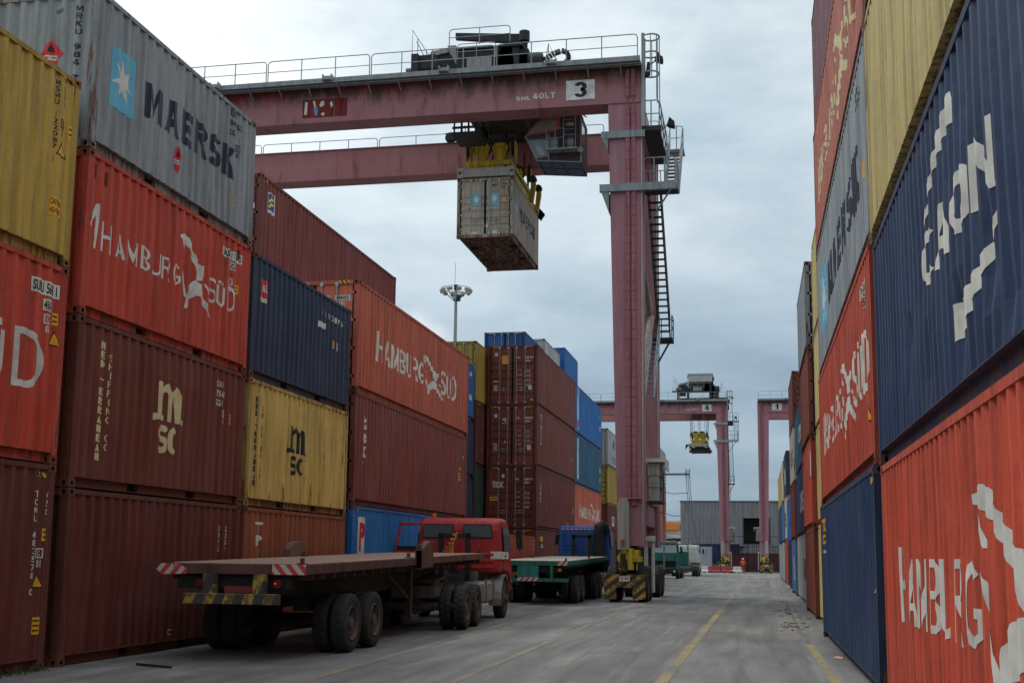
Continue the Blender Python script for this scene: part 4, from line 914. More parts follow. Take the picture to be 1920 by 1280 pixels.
    if not flip: lay(sh_block('SWL', -5.06, 19.86, -4.48, 20.02, .28, .2, .25)+sh_block('4OLT', -4.38, 19.88, -3.46, 20.12, .26, .2, .25), ([], lambda s, z, off: (s, -off, z)), 'lettering', WHITE, c, .004)
    # bogie: bumper, wheels, gear cover, drives
    for bx in (-.72, LX+.62):
        b = MB(); W_ = .73
        b.box(bx-W_, bx+W_, -.12, -.04, .55, 1.04, 0); b.box(bx-W_, bx-W_+.42, -.12, -.04, .12, .55, 0); b.box(bx+W_-.42, bx+W_, -.12, -.04, .12, .55, 0)
        b.box(bx-W_-.03, bx-W_, -.12, .9, .12, 1.04, 0); b.box(bx+W_, bx+W_+.03, -.12, .25, .12, 1.04, 0)
        bp = put(b, 'bumper', BSTR)
        b = MB(); b.box(bx-.2, bx+.2, -.135, -.122, .78, .98); pl = put(b, 'number_plate', WHITE, bp)
        lay(sh_text('C 43', -.14+(bx if not flip else -bx), .83, .14+(bx if not flip else -bx), .93, .04), ([], lambda s, z, off: (s, -.135-off, z)), 'plate_lettering', REDS, pl, .003)
        for yy in (.95, 2.3, 6.9, 8.6):
            for x in (bx-.52, bx+.62):
                o = wheel(c, (x if not flip else -x), yy, .68, .40, 1 if x > bx else -1, True)
        b = MB(); b.box(bx-.12, bx+.32, .5, 2.9, .5, 1.25); b.box(bx-.35, bx+.45, .2, 1.0, 1.2, 2.1); put(b, 'bogie_frame', GDARK)
        b = MB(); b.box(bx-.12, bx+.32, 6.4, 9.0, .5, 1.25); b.box(bx-.35, bx+.45, 7.4, 8.2, 1.2, 2.95); put(b, 'bogie_frame', GDARK)
        b = MB(); b.prism([(bx-.24, -.32, 1.95), (bx+.20, -.32, 1.95), (bx+.20, -.32, 3.60), (bx+.12, -.32, 3.86), (bx-.16, -.32, 3.86), (bx-.24, -.32, 3.60)], (0, .33, 0)); put(b, 'gear_cover', COVER)
        b = MB(); b.box(bx-.20, bx+.55, -.1, .6, 1.55, 1.95); b.box(bx-.22, bx+.02, -.1, .5, 1.15, 1.7); b.tube([(bx-.06, -.32, 1.62), (bx-.06, .2, 1.62)], .2, 12); b.tube([(bx+.22, -.12, 1.2), (bx+.22, -.12, 2.0)], .15, 12); b.box(bx+.32, bx+.66, -.25, .3, 1.50, 1.70); b.tube([(bx+.0, -.2, 1.55), (bx+.0, -.2, 2.12)], .11, 10); b.box(bx+.45, bx+.50, -.14, -.1, 1.2, 1.9)
        put(b, 'drive_gearbox', CYEL, bevel=.03, seg=2)
        b = MB(); b.tube([(bx-.02, -.36, 1.82), (bx-.02, -.36, 1.35)], .10, 10); b.tube([(bx+.10, -.33, 1.1), (bx+.10, -.33, 1.35)], .05, 8); b.bar((bx-.16, -.3, 1.3), (bx+.1, -.34, 1.55), .06, .06); b.box(bx-.22, bx-.05, -.2, 0, 1.08, 1.2); put(b, 'drive_motor', GDARK, smooth=True)
        b = MB(); b.tube([(bx-.03, -.42, 2.14), (bx-.03, -.42, 2.32)], .075, 12); put(b, 'warning_lamp', flat('lamp_red', (.5, .06, .04), .3), smooth=True)
    # electric cabinet, cable post, white guard posts on the lane side
    b = MB(); b.box(.0, .48, 1.9, 3.3, 3.85, 5.35); b.box(.04, .10, 1.86, 1.9, 4.0, 5.2); b.box(.0, .48, 1.88, 1.9, 4.58, 4.60); b.box(.2, .24, 1.85, 1.9, 4.3, 4.5); put(b, 'electric_cabinet', paint('cabinet_pale', (.45, .45, .42), .25, .2, .5))
    b = MB(); b.box(-.1, .72, 1.7, 3.5, 5.38, 5.52); b.box(.68, .72, 1.7, 3.5, 5.1, 5.38); put(b, 'cabinet_roof', flat('cover_white', (.6, .6, .56), .6))
    b = MB(); rail(b, [(.02, 1.7, 3.9), (.5, 1.7, 3.9)], .95, .5, .018); rail(b, [(.5, 1.7, 3.9), (.5, 3.5, 3.9)], .95, .8, .018); b.box(.0, .55, 1.6, 3.6, 3.80, 3.86); put(b, 'cabinet_platform', GDARK)
    b = MB(); b.box(-.12, .02, 1.4, 1.6, .5, 2.35); b.box(-.14, .3, 1.3, 1.7, 2.3, 2.5); b.tube([(.22, 1.5, .35), (.22, 1.5, 2.35)], .07, 8); put(b, 'guard_post', flat('cover_white', (.6, .6, .56), .6))
    if det:
        b = MB(); b.box(.44, .50, 3.8, 3.88, 1.2, 5.3); b.box(.4, 1.5, 3.8, 3.88, 5.0, 5.08); b.box(1.36, 1.40, 3.8, 3.88, 4.9, 5.25); b.box(1.50, 1.54, 3.8, 3.88, 4.9, 5.25)
        for x in (1.38, 1.45, 1.52): b.tube([(x, 3.85, 5.2), (x+.03, 3.85, 4.4), (x+.14, 3.88, 3.2), (x+.42 if x > 1.4 else x+.05, 3.9, 1.9)], .014, 5)
        for z, e in ((4.3, 1.45), (3.4, 1.62), (2.5, 1.75)): b.tube([(.45, 3.85, z+.05), (e*.55, 3.86, z-.05), (e, 3.88, z-.02)], .015, 5)
        put(b, 'cable_guide', GALV)
    if stairs:
        b = MB(); b.box(.02, .70, .1, 4.4, 18.35, 18.45); b.box(.0, .74, .05, .12, 18.30, 18.50); put(b, 'platform', GDARK)
        b = MB(); rail(b, [(.04, .1, 18.45), (.68, .1, 18.45)], 1.1, .3, .028); rail(b, [(.68, .1, 18.45), (.68, 4.3, 18.45)], 1.1, 1.0, .026); put(b, 'handrail', GALV)
        b = MB(); b.box(.0, 1.32, .4, 1.5, 16.1, 16.2); put(b, 'platform', GDARK)
        b = MB(); rail(b, [(.02, .4, 16.2), (1.26, .4, 16.2)], 1.1, .45, .028); rail(b, [(1.30, .4, 16.2), (1.30, 1.5, 16.2)], 1.1, .6, .026); put(b, 'handrail', GALV)
        b = MB(); b.box(-1.6, .12, -.12, .0, 18.02, 18.30); b.box(-1.66, 1.32, -.14, .02, 15.84, 16.14); b.bar((1.1, .3, 15.95), (.05, .9, 14.6), .05, .05); b.prism([(-1.55, -.1, 18.02), (-1.33, -.1, 18.02), (-1.33, -.1, 17.5)], (0, .9, 0)); b.prism([(-1.60, -.1, 15.84), (-1.30, -.1, 15.84), (-1.30, -.1, 15.0)], (0, .9, 0)); put(b, 'platform_bracket', GALV)
        b = MB(); stair(b, (.80, 1.5, 16.2), (.80, 4.4, 19.0), .54, 12); rail(b, [(.8, 4.5, 19.0), (1.36, 4.5, 19.0)], 1.05, .3); b.box(.6, 1.4, 4.4, 5.2, 18.92, 19.0); put(b, 'staircase', GALV)
        b = MB(); stair(b, (.10, 6.6, 11.2), (.10, 1.5, 16.1), .50, 21); put(b, 'staircase', GDARK)
        b = MB(); b.box(-.35, .72, 6.2, 7.3, 11.05, 11.15); b.bar((.65, 6.3, 11.05), (-.1, 6.9, 9.9), .06, .06); rail(b, [(-.35, 7.2, 11.15), (.70, 7.2, 11.15)], 1.0, .5); rail(b, [(.70, 6.2, 11.15), (.70, 7.3, 11.15)], 1.0, 1.0); put(b, 'platform', GDARK)
        b = MB(); stair(b, (-.15, 2.6, 8.0), (-.15, 6.0, 11.1), .34, 12); put(b, 'staircase', GALV)
        b = MB()
        b.box(.0, .12, -.10, .02, 18.45, 22.3)
        for i in range(14): b.tube([(.08, .0, 18.7+i*.26), (.08, .42, 18.7+i*.26)], .016, 5)
        b.box(.06, .12, .40, .46, 18.65, 22.3)
        for z in (22.22, 21.5, 20.68):
            b.tube([(.08, -.05, z)]+[(.36+.33*math.cos(t), .2+.33*math.sin(t), z) for t in [R(a) for a in range(-120, 121, 24)]]+[(.08, .45, z)], .036, 5)
        for a in (-90, -45, 0, 45, 90): b.tube([(.36+.33*math.cos(R(a)), .2+.33*math.sin(R(a)), 22.22), (.36+.33*math.cos(R(a)), .2+.33*math.sin(R(a)), 19.55 if abs(a) < 60 else 20.68)], .022, 5)
        put(b, 'caged_ladder', GALV)
        b = MB(); b.prism([(.5, .3, 21.35), (.8, .3, 21.25), (.82, .3, 21.42), (.6, .3, 21.58)], (0, .4, 0)); b.bar((.3, .5, 21.2), (.55, .5, 21.4), .04, .04); put(b, 'floodlight', GDARK); b = MB(); b.prism([(.9, 1.2, 18.95), (1.2, 1.2, 18.85), (1.2, 1.2, 19.05), (1.0, 1.2, 19.25)], (0, .4, 0)); b.prism([(.12, .2, 20.6), (.32, .2, 20.7), (.34, .2, 21.2), (.2, .2, 21.2)], (0, .2, 0)); b.bar((.66, 1.3, 18.7), (.95, 1.3, 19.0), .04, .04); put(b, 'floodlight', GDARK)
    return c
c3 = crane((-4.06, 45.1, 0), '3', 'near pink gantry crane with number 3 on its girder, standing over the left stacks')
# remains of a red painted banner on the near girder
lay(sh_rect(-14.2, 19.70, -12.24, 20.50), ([], lambda s, z, off: (s, -off, z)), 'painted_banner', paint('banner_red', (.25, .022, .024), 1.3, .25, .8, (.07, .03, .02), .55), c3, .003)
lay(sh_poly([(-14.12, 19.86), (-14.0, 19.84), (-13.98, 20.38), (-14.1, 20.42)])+sh_poly([(-13.76, 20.42), (-13.66, 20.44), (-13.58, 20.1), (-13.66, 20.08)])+sh_poly([(-13.4, 20.4), (-13.26, 20.42), (-13.24, 20.26), (-13.36, 20.14), (-13.46, 20.2)])+sh_poly([(-13.0, 20.3), (-12.92, 20.4), (-12.86, 20.2), (-12.94, 20.1)])+sh_disc(-13.3, 19.84, .08, .07),
    ([], lambda s, z, off: (s, -off, z)), 'banner_remnant', WHITE, c3, .006)
lay(sh_poly([(-13.72, 20.12), (-13.52, 20.12), (-13.54, 19.84), (-13.6, 19.76), (-13.66, 19.84)]), ([], lambda s, z, off: (s, -off, z)), 'banner_remnant', flat('banner_blue', (.08, .30, .55)), c3, .006)
crane((-3.05, 148.5, 0), '4', 'distant pink gantry crane with number 4, its yellow spreader hanging empty', det=0)
crane((.68, 148.5, 0), '1', 'distant pink gantry crane with number 1, partly behind the right-hand stacks', flip=True, det=0, stairs=False)

# ---------------------------------------------------------------- trolley, operator cab, spreader
def trolley(ox, oy, label, cab=True, top=False):
    t = thing('crane_trolley', (ox, oy, 0), label, 'crane trolley', 'trolleys riding on the gantry cranes')
    b = MB(); b.box(-3.2, 3.0, .75, .98, 21.1, 21.5); b.box(-1.5, 3.0, 1.15, 1.45, 20.7, 21.2); b.box(-1.5, 3.0, 6.9, 7.2, 20.7, 21.2)
    for x in (-1.5, -.6, .2, .9, 1.9, 2.6): b.box(x, x+.25, 1.45, 6.9, 20.72, 21.0)
    b.box(-1.5, 3.0, 1.5, 3.0, 21.0, 21.1); b.box(-1.5, 3.0, 3.3, 6.8, 21.0, 21.1)
    for x in (-1.45, -1.15, -.85, -.5):
        for y in (1.1, 2.4): b.box(x, x+.06, y, y+.06, 19.0, 20.7)
    b.box(-1.5, -.35, 1.05, 2.5, 18.95, 19.10); b.box(-1.5, -.35, 1.08, 1.12, 19.25, 19.35); b.box(-1.5, -.35, 1.08, 1.12, 19.62, 19.72)
    b.box(-1.2, 2.6, 3.4, 4.6, 20.6, 20.9); b.box(-.1, 1.4, 1.5, 3.2, 19.7, 20.7); b.box(1.6, 2.5, 1.3, 2.0, 20.1, 20.7)
    b.build('trolley_frame', GDARK, t)
    b = MB(); b.box(-3.4, 2.2, 7.2, 7.45, 21.05, 21.4)
    for x in (-3.2, 1.9): b.tube([(x, 7.27, 21.2), (x, 7.43, 21.2)], .26, 14)
    b.build('end_truck', GDARK, t); b = MB(); b.box(-3.4, 2.2, .9, 1.15, 21.05, 21.4)
    for x in (-3.2, 1.9): b.tube([(x, .92, 21.2), (x, 1.08, 21.2)], .26, 14)
    b.box(-3.3, -2.3, 1.1, 3.0, 22.0, 22.6); b.box(-3.3, -3.0, .9, 1.15, 21.4, 22.6); b.build('end_truck', GDARK, t)
    b = MB(); b.tube([(-1.9, 3.9, 23.05), (1.0, 3.9, 23.05)], .48, 20); b.box(-2.2, -1.95, 3.3, 4.5, 21.4, 23.6); b.box(.9, 1.3, 3.2, 4.6, 21.4, 23.5); b.box(-1.9, .9, 3.1, 3.3, 22.5, 23.62); b.box(-1.9, 1.1, 3.0, 4.8, 23.58, 23.66); b.build('winch_drum', GDARK, t, smooth=True)
    b = MB(); b.prism([(-2.35, 3.2, 23.9), (-1.95, 3.2, 23.9), (-1.3, 3.2, 22.6), (-1.75, 3.2, 22.6)], (0, .25, 0)); b.prism([(-3.35, 3.3, 23.35), (-3.1, 3.3, 23.75), (-2.3, 3.3, 23.85), (-2.3, 3.3, 23.65), (-2.9, 3.3, 23.55)], (0, 1.2, 0)); b.box(-1.4, -.3, 3.0, 3.2, 22.7, 23.2); b.build('winch_frame', COVER, t)
    b = MB(); b.prism([(-3.25, 3.4, 23.35), (-2.35, 3.4, 23.7), (-1.9, 3.4, 22.6), (-2.6, 3.4, 22.6)], (0, .6, 0)); b.build('machinery_cover', GDARK, t)
    b = MB(); b.tube([(1.0, 3.9, 22.4), (1.0, 3.9, 24.45)], .13, 12); b.prism([(-2.15, 3.85, 24.78), (-2.15, 3.85, 24.50), (.6, 3.85, 24.12), (1.0, 3.85, 24.12), (1.05, 3.85, 24.5), (.6, 3.85, 24.52)], (0, .22, 0)); b.tube([(1.0, 3.8, 24.1), (1.0, 3.8, 24.55)], .24, 12); b.build('service_jib', GDARK, t, smooth=True)
    b = MB(); b.tube([(1.3, 3.4, 22.9), (1.9, 3.4, 22.9)], .42, 14); b.box(.6, 1.8, 3.2, 4.4, 21.5, 23.3); b.prism([(.0, 3.1, 23.4), (.25, 3.1, 23.75), (.55, 3.1, 23.75), (.7, 3.1, 22.7), (-.05, 3.1, 22.7)], (0, .2, 0)); b.build('hoist_motor', GDARK, t, smooth=True)
    b = MB(); rail(b, [(-2.1, 2.6, 23.6), (.6, 2.6, 23.6)], .75, 1.6, .022); rail(b, [(-1.7, 2.5, 22.9), (.0, 2.5, 22.9)], .7, 1.0, .02)
    b.tube([(-3.95, 3.2, 22.9), (-3.95, 3.2, 24.75), (-2.6, 3.2, 22.6)], .022, 5); b.tube([(-3.75, 3.2, 24.2), (-3.0, 3.2, 22.7)], .02, 5); b.tube([(-3.7, 3.2, 22.8), (-3.7, 3.2, 24.35)], .018, 5); b.tube([(-3.3, 3.2, 22.8), (-3.3, 3.2, 23.75)], .018, 5)
    b.tube([(1.95, 3.4, 22.6), (2.15, 3.4, 23.75), (2.5, 3.4, 23.0)], .022, 5); b.tube([(2.12, 3.4, 22.6), (2.15, 3.4, 23.7)], .02, 5)
    b.build('guard_rail', GALV, t)
    pts = []
    if top: ox_ = 1
    for i in range(7): pts.append((1.7+.12*i, 3.5, 22.9+.07*i))
    for i in range(8): pts.append((2.72+.30*math.sin(R(i*22)), 3.5, 23.1+.30*math.cos(R(i*22))))
    pts.append((2.98, 3.5, 22.5)); b = MB()
    for a, d in zip(pts, pts[1:]): b.bar(a, Vector(a)+(Vector(d)-Vector(a))*.8, .20, .15, 0, (0, 1, 0))
    if not top: b.build('cable_chain', GDARK, t)
    b = MB(); b.box(-3.55, -3.0, 2.8, 3.4, 22.75, 23.12); b.box(-4.05, -3.3, 2.6, 3.6, 22.6, 22.72); b.build('control_box', flat('box_grey', (.14, .16, .17), .6), t)
    if top:
        b = MB(); b.box(-2.0, 1.0, 3.2, 5.0, 23.9, 24.8); b.box(-2.1, 1.1, 3.1, 5.1, 24.8, 24.95); b.build('machinery_house', flat('house_grey', (.4, .42, .42), .5), t)
    if cab:
        # operator cab: sloping glass front to the left, orange roof band, grey back
        y0, y1 = 1.75, 4.1; OR = paint('cab_orange', (.42, .09, .05), .4, .2, .5); CG = paint('cab_grey', (.075, .062, .058), .3, .05, .9); GL = glass('cab_glass', (.045, .06, .07), .1); GLB = glass('cab_floor_glass', (.02, .11, .19), .5)
        X0, X1 = 1.56, 3.98       # local x of tip and back
        side = [(X0, 18.45), (X0+.52, 17.32), (X1, 17.15), (X1, 19.86), (X0+1.35, 19.86), (X0+.75, 19.62)]
        b = MB(); b.prism([(x, y0+.04, z) for x, z in side], (0, y1-y0-.08, 0)); cabo = b.build('operator_cab', CG, t)
        def slab(pts, y, th, name, mat):
            q = MB(); q.prism([(x, y, z) for x, z in pts], (0, -th, 0)); return q.build(name, mat, cabo)
        band = [(X0-.02, 18.42), (X0+.14, 18.78), (X0+.42, 19.28), (X0+.75, 19.64), (X0+1.35, 19.88), (X1-.28, 19.92), (X1-.28, 19.78), (X0+1.52, 19.72), (X0+1.50, 18.78), (X0+.9, 18.62), (X0+.4, 18.55)]
        slab(band, y0+.04, .05, 'roof_band', OR)
        slab([(X0+.12, 18.62), (X0+.28, 18.92), (X0+.56, 19.32), (X0+1.12, 19.56), (X0+1.38, 19.36), (X0+1.36, 18.94), (X0+.75, 18.76)], y0-.01, .015, 'side_window', glass('cab_hazy_glass', (.20, .21, .17), .35))
        slab([(X0+.04, 18.40), (X0+.50, 17.42), (X0+1.0, 17.50), (X0+1.0, 18.50)], y0+.04, .02, 'side_window', GL)
        slab([(X0+1.06, 17.6), (X0+1.42, 17.6), (X0+1.42, 18.5), (X0+1.06, 18.5)], y0+.04, .02, 'side_window', GL)
        slab([(X1-.62, 17.75), (X1-.32, 17.75), (X1-.32, 18.95), (X1-.62, 18.95)], y0+.04, .02, 'side_window', GL)
        slab([(X1-.62, 19.0), (X1-.32, 19.0), (X1-.32, 19.25), (X1-.62, 19.25)], y0+.03, .02, 'paper_notice', COVER)
        for xa, xb in ((X0+.62, X0+1.05), (X0+1.15, X0+1.6), (X0+1.72, X1-.12)):
            za, zb_ = 17.32-(xa-X0-.52)*.09, 17.32-(xb-X0-.52)*.09
            for ya_, yb2 in ((y0+.15, y0+.95), (y0+1.1, y1-.3)): q = MB(); q.hexa([(xa, ya_, za-.03), (xb, ya_, zb_-.03), (xb, yb2, zb_-.03), (xa, yb2, za-.03), (xa, ya_, za), (xb, ya_, zb_), (xb, yb2, zb_), (xa, yb2, za)]); q.build('floor_window', GLB, cabo)
        q = MB()
        for x in (X0+.5, X0+1.1, X0+1.66, X1-.08): q.tube([(x, y0+.05, 17.34-(x-X0-.5)*.09), (x, y1-.1, 17.34-(x-X0-.5)*.09)], .03, 6)
        q.tube([(X0, y0+.02, 18.45), (X0+.52, y0+.02, 17.32), (X1, y0+.02, 17.15)], .035, 6); q.tube([(X1, y0+.02, 17.15), (X1, y0+.02, 19.86)], .035, 6); q.tube([(X0+1.03, y0, 17.3), (X0+1.03, y0, 18.5)], .03, 6); q.build('window_frame', OR if 0 else GALV, cabo)
        q = MB(); q.box(X1+.002, X1+.012, y0+.3, y0+1.2, 18.2, 19.3); q.build('rear_window', GL, cabo)
        q = MB(); q.prism([(X0+.35, y0+.018, 18.2), (X0+.75, y0+.018, 17.9), (X0+.85, y0+.018, 17.55), (X0+.6, y0+.018, 17.6)], (0, -.004, 0)); q.build('folded_curtain', flat('curtain_pale', (.30, .36, .40), .8), cabo)
        q = MB(); q.prism([(X0+.01, y0+.1, 18.42), (X0+.03, y0+.1, 18.44), (X0+.54, y0+.1, 17.34), (X0+.50, y0+.1, 17.32)], (0, y1-y0-.2, 0)); q.build('front_window', GL, cabo)
        q = MB()
        for x in (X1-.72, X1-.2): q.tube([(x, y0-.25, 17.6), (x, y0-.25, 20.15)], .02, 6)
        for i in range(8): q.tube([(X1-.72, y0-.25, 17.7+i*.32), (X1-.2, y0-.25, 17.7+i*.32)], .016, 6)
        q.box(X0+1.0, X1-.1, y0-.55, y0+.02, 17.62, 17.68)
        rail(q, [(X0+1.0, y0-.5, 17.68), (X0+1.75, y0-.5, 17.68)], .95, .4, .018); rail(q, [(X1-.7, y0-.1, 19.9), (X1-.1, y0-.1, 19.9)], .3, .6, .016)
        q.build('access_ladder', GALV, cabo)
        q = MB(); q.tube([(X1+.02, y0-.1, 17.75), (X1+.02, y0-.3, 17.62)], [.05, .13], 10); q.build('horn', COVER, cabo, smooth=True)
        q = MB()
        for x, y in ((X0+1.5, y0+.4), (X1-.3, y0+.4), (X1-.3, y1-.4), (X0+1.5, y1-.4)): q.box(x-.06, x+.06, y-.06, y+.06, 19.86, 20.2)
        q.bar((X1-.2, y0, 20.0), (X1+.25, y0, 19.5), .05, .05); q.bar((X1-.1, y0, 20.05), (X1+.1, y0, 19.4), .05, .05); q.build('cab_hanger', GDARK, cabo)
        for o_ in [cabo]+list(cabo.children):       # final proportions: shorter body, lower nose line raised
            for v_ in o_.data.vertices:
                z_ = v_.co.z; v_.co.z = 17.75+(z_-17.15)*.946 if z_ < 18.45 else (18.98+(z_-18.45)*.634 if z_ < 19.9 else z_); v_.co.x = 1.48+(v_.co.x-X0)*.965; v_.co.y = y0+(v_.co.y-y0)*.85
    return t
trolley(-10.55, 45.1, 'dark crane trolley with orange-roofed operator cab hanging below girder of crane 3')
trolley(-5.9, 148.5, 'distant trolley with grey machinery house on top of crane 4', cab=False, top=True)
def spreader(ox, oy, oz, L, ropes_to, label, empty=False):
    """yellow spreader: headblock with four sheaves over a long frame with grey end beams"""
    s = thing('spreader', (ox, oy, oz), label, 'spreader', 'yellow crane spreaders')
    b = MB(); b.box(-.55, .55, .5, L-.5, .15, .48); b.prism([(-.95, L/2-2.3, .48), (.95, L/2-2.3, .48), (.55, L/2-2.3, .80), (-.95, L/2-2.3, .80)], (0, 1.1, 0)); b.prism([(-.95, L/2+1.2, .48), (.95, L/2+1.2, .48), (.55, L/2+1.2, .80), (-.95, L/2+1.2, .80)], (0, 1.1, 0))
    b.box(-1.0, 1.0, L/2-2.35, L/2+2.35, .78, .98); b.box(1.0, 1.12, .3, L-.3, .05, .42); b.box(-1.12, -1.0, .3, L-.3, .05, .42)
    b.build('spreader_frame', CYEL, s)
    for y in (-.02, L-.28):
        b = MB(); b.box(-1.22, 1.22, y, y+.3, .06, .42); b.box(-1.24, -.95, y-.02, y+.32, .03, .46); b.box(.95, 1.24, y-.02, y+.32, .03, .46); b.build('end_beam', COVER, s)
    b = MB()
    for x in (-1.12, 1.12):
        for y in (.15, L-.15): b.prism([(x-.06, y-.2, .2), (x+.06, y-.2, .2), (x+.1, y-.2, -.35 if empty else .3), (x-.02, y-.2, -.35 if empty else .3)], (0, .3, 0))
    b.build('corner_guide', GDARK, s)
    rp = MB()
    for sx_, w_ in ((-1.0, 'n'), (-.42, 'w'), (.38, 'w'), (.98, 'n')):
        for y in ((L/2-1.9, L/2+1.9) if w_ == 'n' else (L/2-1.8, L/2+1.8)):
            ax = (0, 1, 0) if w_ == 'w' else (1, 0, 0); wd = .10
            q = MB(); c_ = Vector((sx_, y, 1.72)); a_ = Vector(ax)*wd
            q.tube([c_-a_*.5, c_+a_*.5], .40, 20); sh = q.build('sheave', GDARK, s, smooth=True)
            q = MB()
            for k in (-1, 1):
                p = c_+Vector(ax)*(wd*.9*k); u = Vector((1, 0, 0)) if w_ == 'w' else Vector((0, 1, 0))
                pts = [p+u*.36+Vector((0, 0, .02)), p+u*.22+Vector((0, 0, .20)), p-u*.22+Vector((0, 0, .20)), p-u*.36+Vector((0, 0, .02)), p-u*.14+Vector((0, 0, -.76)), p+u*.14+Vector((0, 0, -.76))]
                q.prism(pts, Vector(ax)*.03)
            q.tube([c_-Vector(ax)*.16, c_+Vector(ax)*.16], .08, 10); q.build('sheave_housing', CYEL, sh)
            for dx in (-.36, .36):
                o_ = (Vector((1, 0, 0)) if w_ == 'w' else Vector((0, 1, 0)))*dx
                rp.tube([c_+o_, c_+o_*.8+Vector((sx_*.15, 0, ropes_to-1.72))], .019, 5)
    rp.build('hoist_rope', flat('wire_rope', (.03, .03, .03), .6), s)
    if not empty:
        b = MB()
        for y, mt_ in ((L-1.9, CYEL), (L-.5, CYEL)):
            b = MB(); b.prism([(1.12, y, .15), (1.18, y, .9), (1.24, y, 1.35), (1.32, y, 1.38), (1.42, y, .95), (1.30, y, .1)], (0, .16, 0)); b.build('rope_anchor', mt_, s); b = MB(); b.tube([(1.28, y-.06, 1.2), (1.28, y+.2, 1.2)], .17, 10); b.build('rope_pulley', GDARK, s); b = MB(); b.prism([(1.12, L-.05, .55), (1.5, L-.05, .1), (1.3, L-.05, -.2), (1.12, L-.05, .0)], (0, .25, 0)); b.build('flipper', GDARK, s)
    else:
        b = MB(); b.box(-1.2, 1.6, .4, .7, -.65, -.35); b.box(-1.0, 1.3, .5, L-.5, -.35, .0); b.prism([(-1.7, .2, -.3), (-1.6, .2, .4), (-1.2, .2, .3)], (0, .2, 0)); b.build('lower_frame', GDARK, s)
    return s
spreader(-10.93, 47.6, 17.55, L2, 2.7, 'yellow spreader with four sheaves gripping the lifted container under crane 3')
spreader(-6.6, 149.9, 15.4, L2, 4.6, 'small distant yellow spreader hanging empty under crane 4', empty=True)
container(-9.71, 1, 47.6, 14.95, L2, 2.591, 'taupe', 'weathered grey MAERSK container hanging in the air from the yellow spreader', near='door', group='containers lifted by the crane',
    marks=m_maersk(.45, 1.1, 1.5, 5.2, 1.15, 1.75, .95, 1.9), endmarks=
    sum([[('star_logo', SKYB, sh_rect(x, 1.42, x+.42, 1.92)), ('star_logo', WHITE, sh_star(x+.21, 1.67, .18, .22, 8, .36), .007), ('label_plate', WHITE, sh_rect(x, 1.30, x+.42, 1.405)), ('label_lettering', BLACK, sh_text('MAERSK', x+.03, 1.325, x+.39, 1.385, .04), .007)] for x in (-.60, .18)], [])
    + m_small(NAVYL, ['MSKU'], .30, 2.33, .52, .12)+m_small(NAVYL, ['375430 3', '22G1'], .68, 2.36, .38, .10, .04)+[('label_plate', WHITE, sh_rect(-.62, .12, -.3, .26)+sh_rect(.3, .16, .52, .30)+sh_rect(-.08, .42, .14, .58)), ('label_plate', SKYB, sh_rect(.2, .14, .32, .28)), ('label_plate', ORS, sh_rect(.76, 1.52, .9, 1.7))])
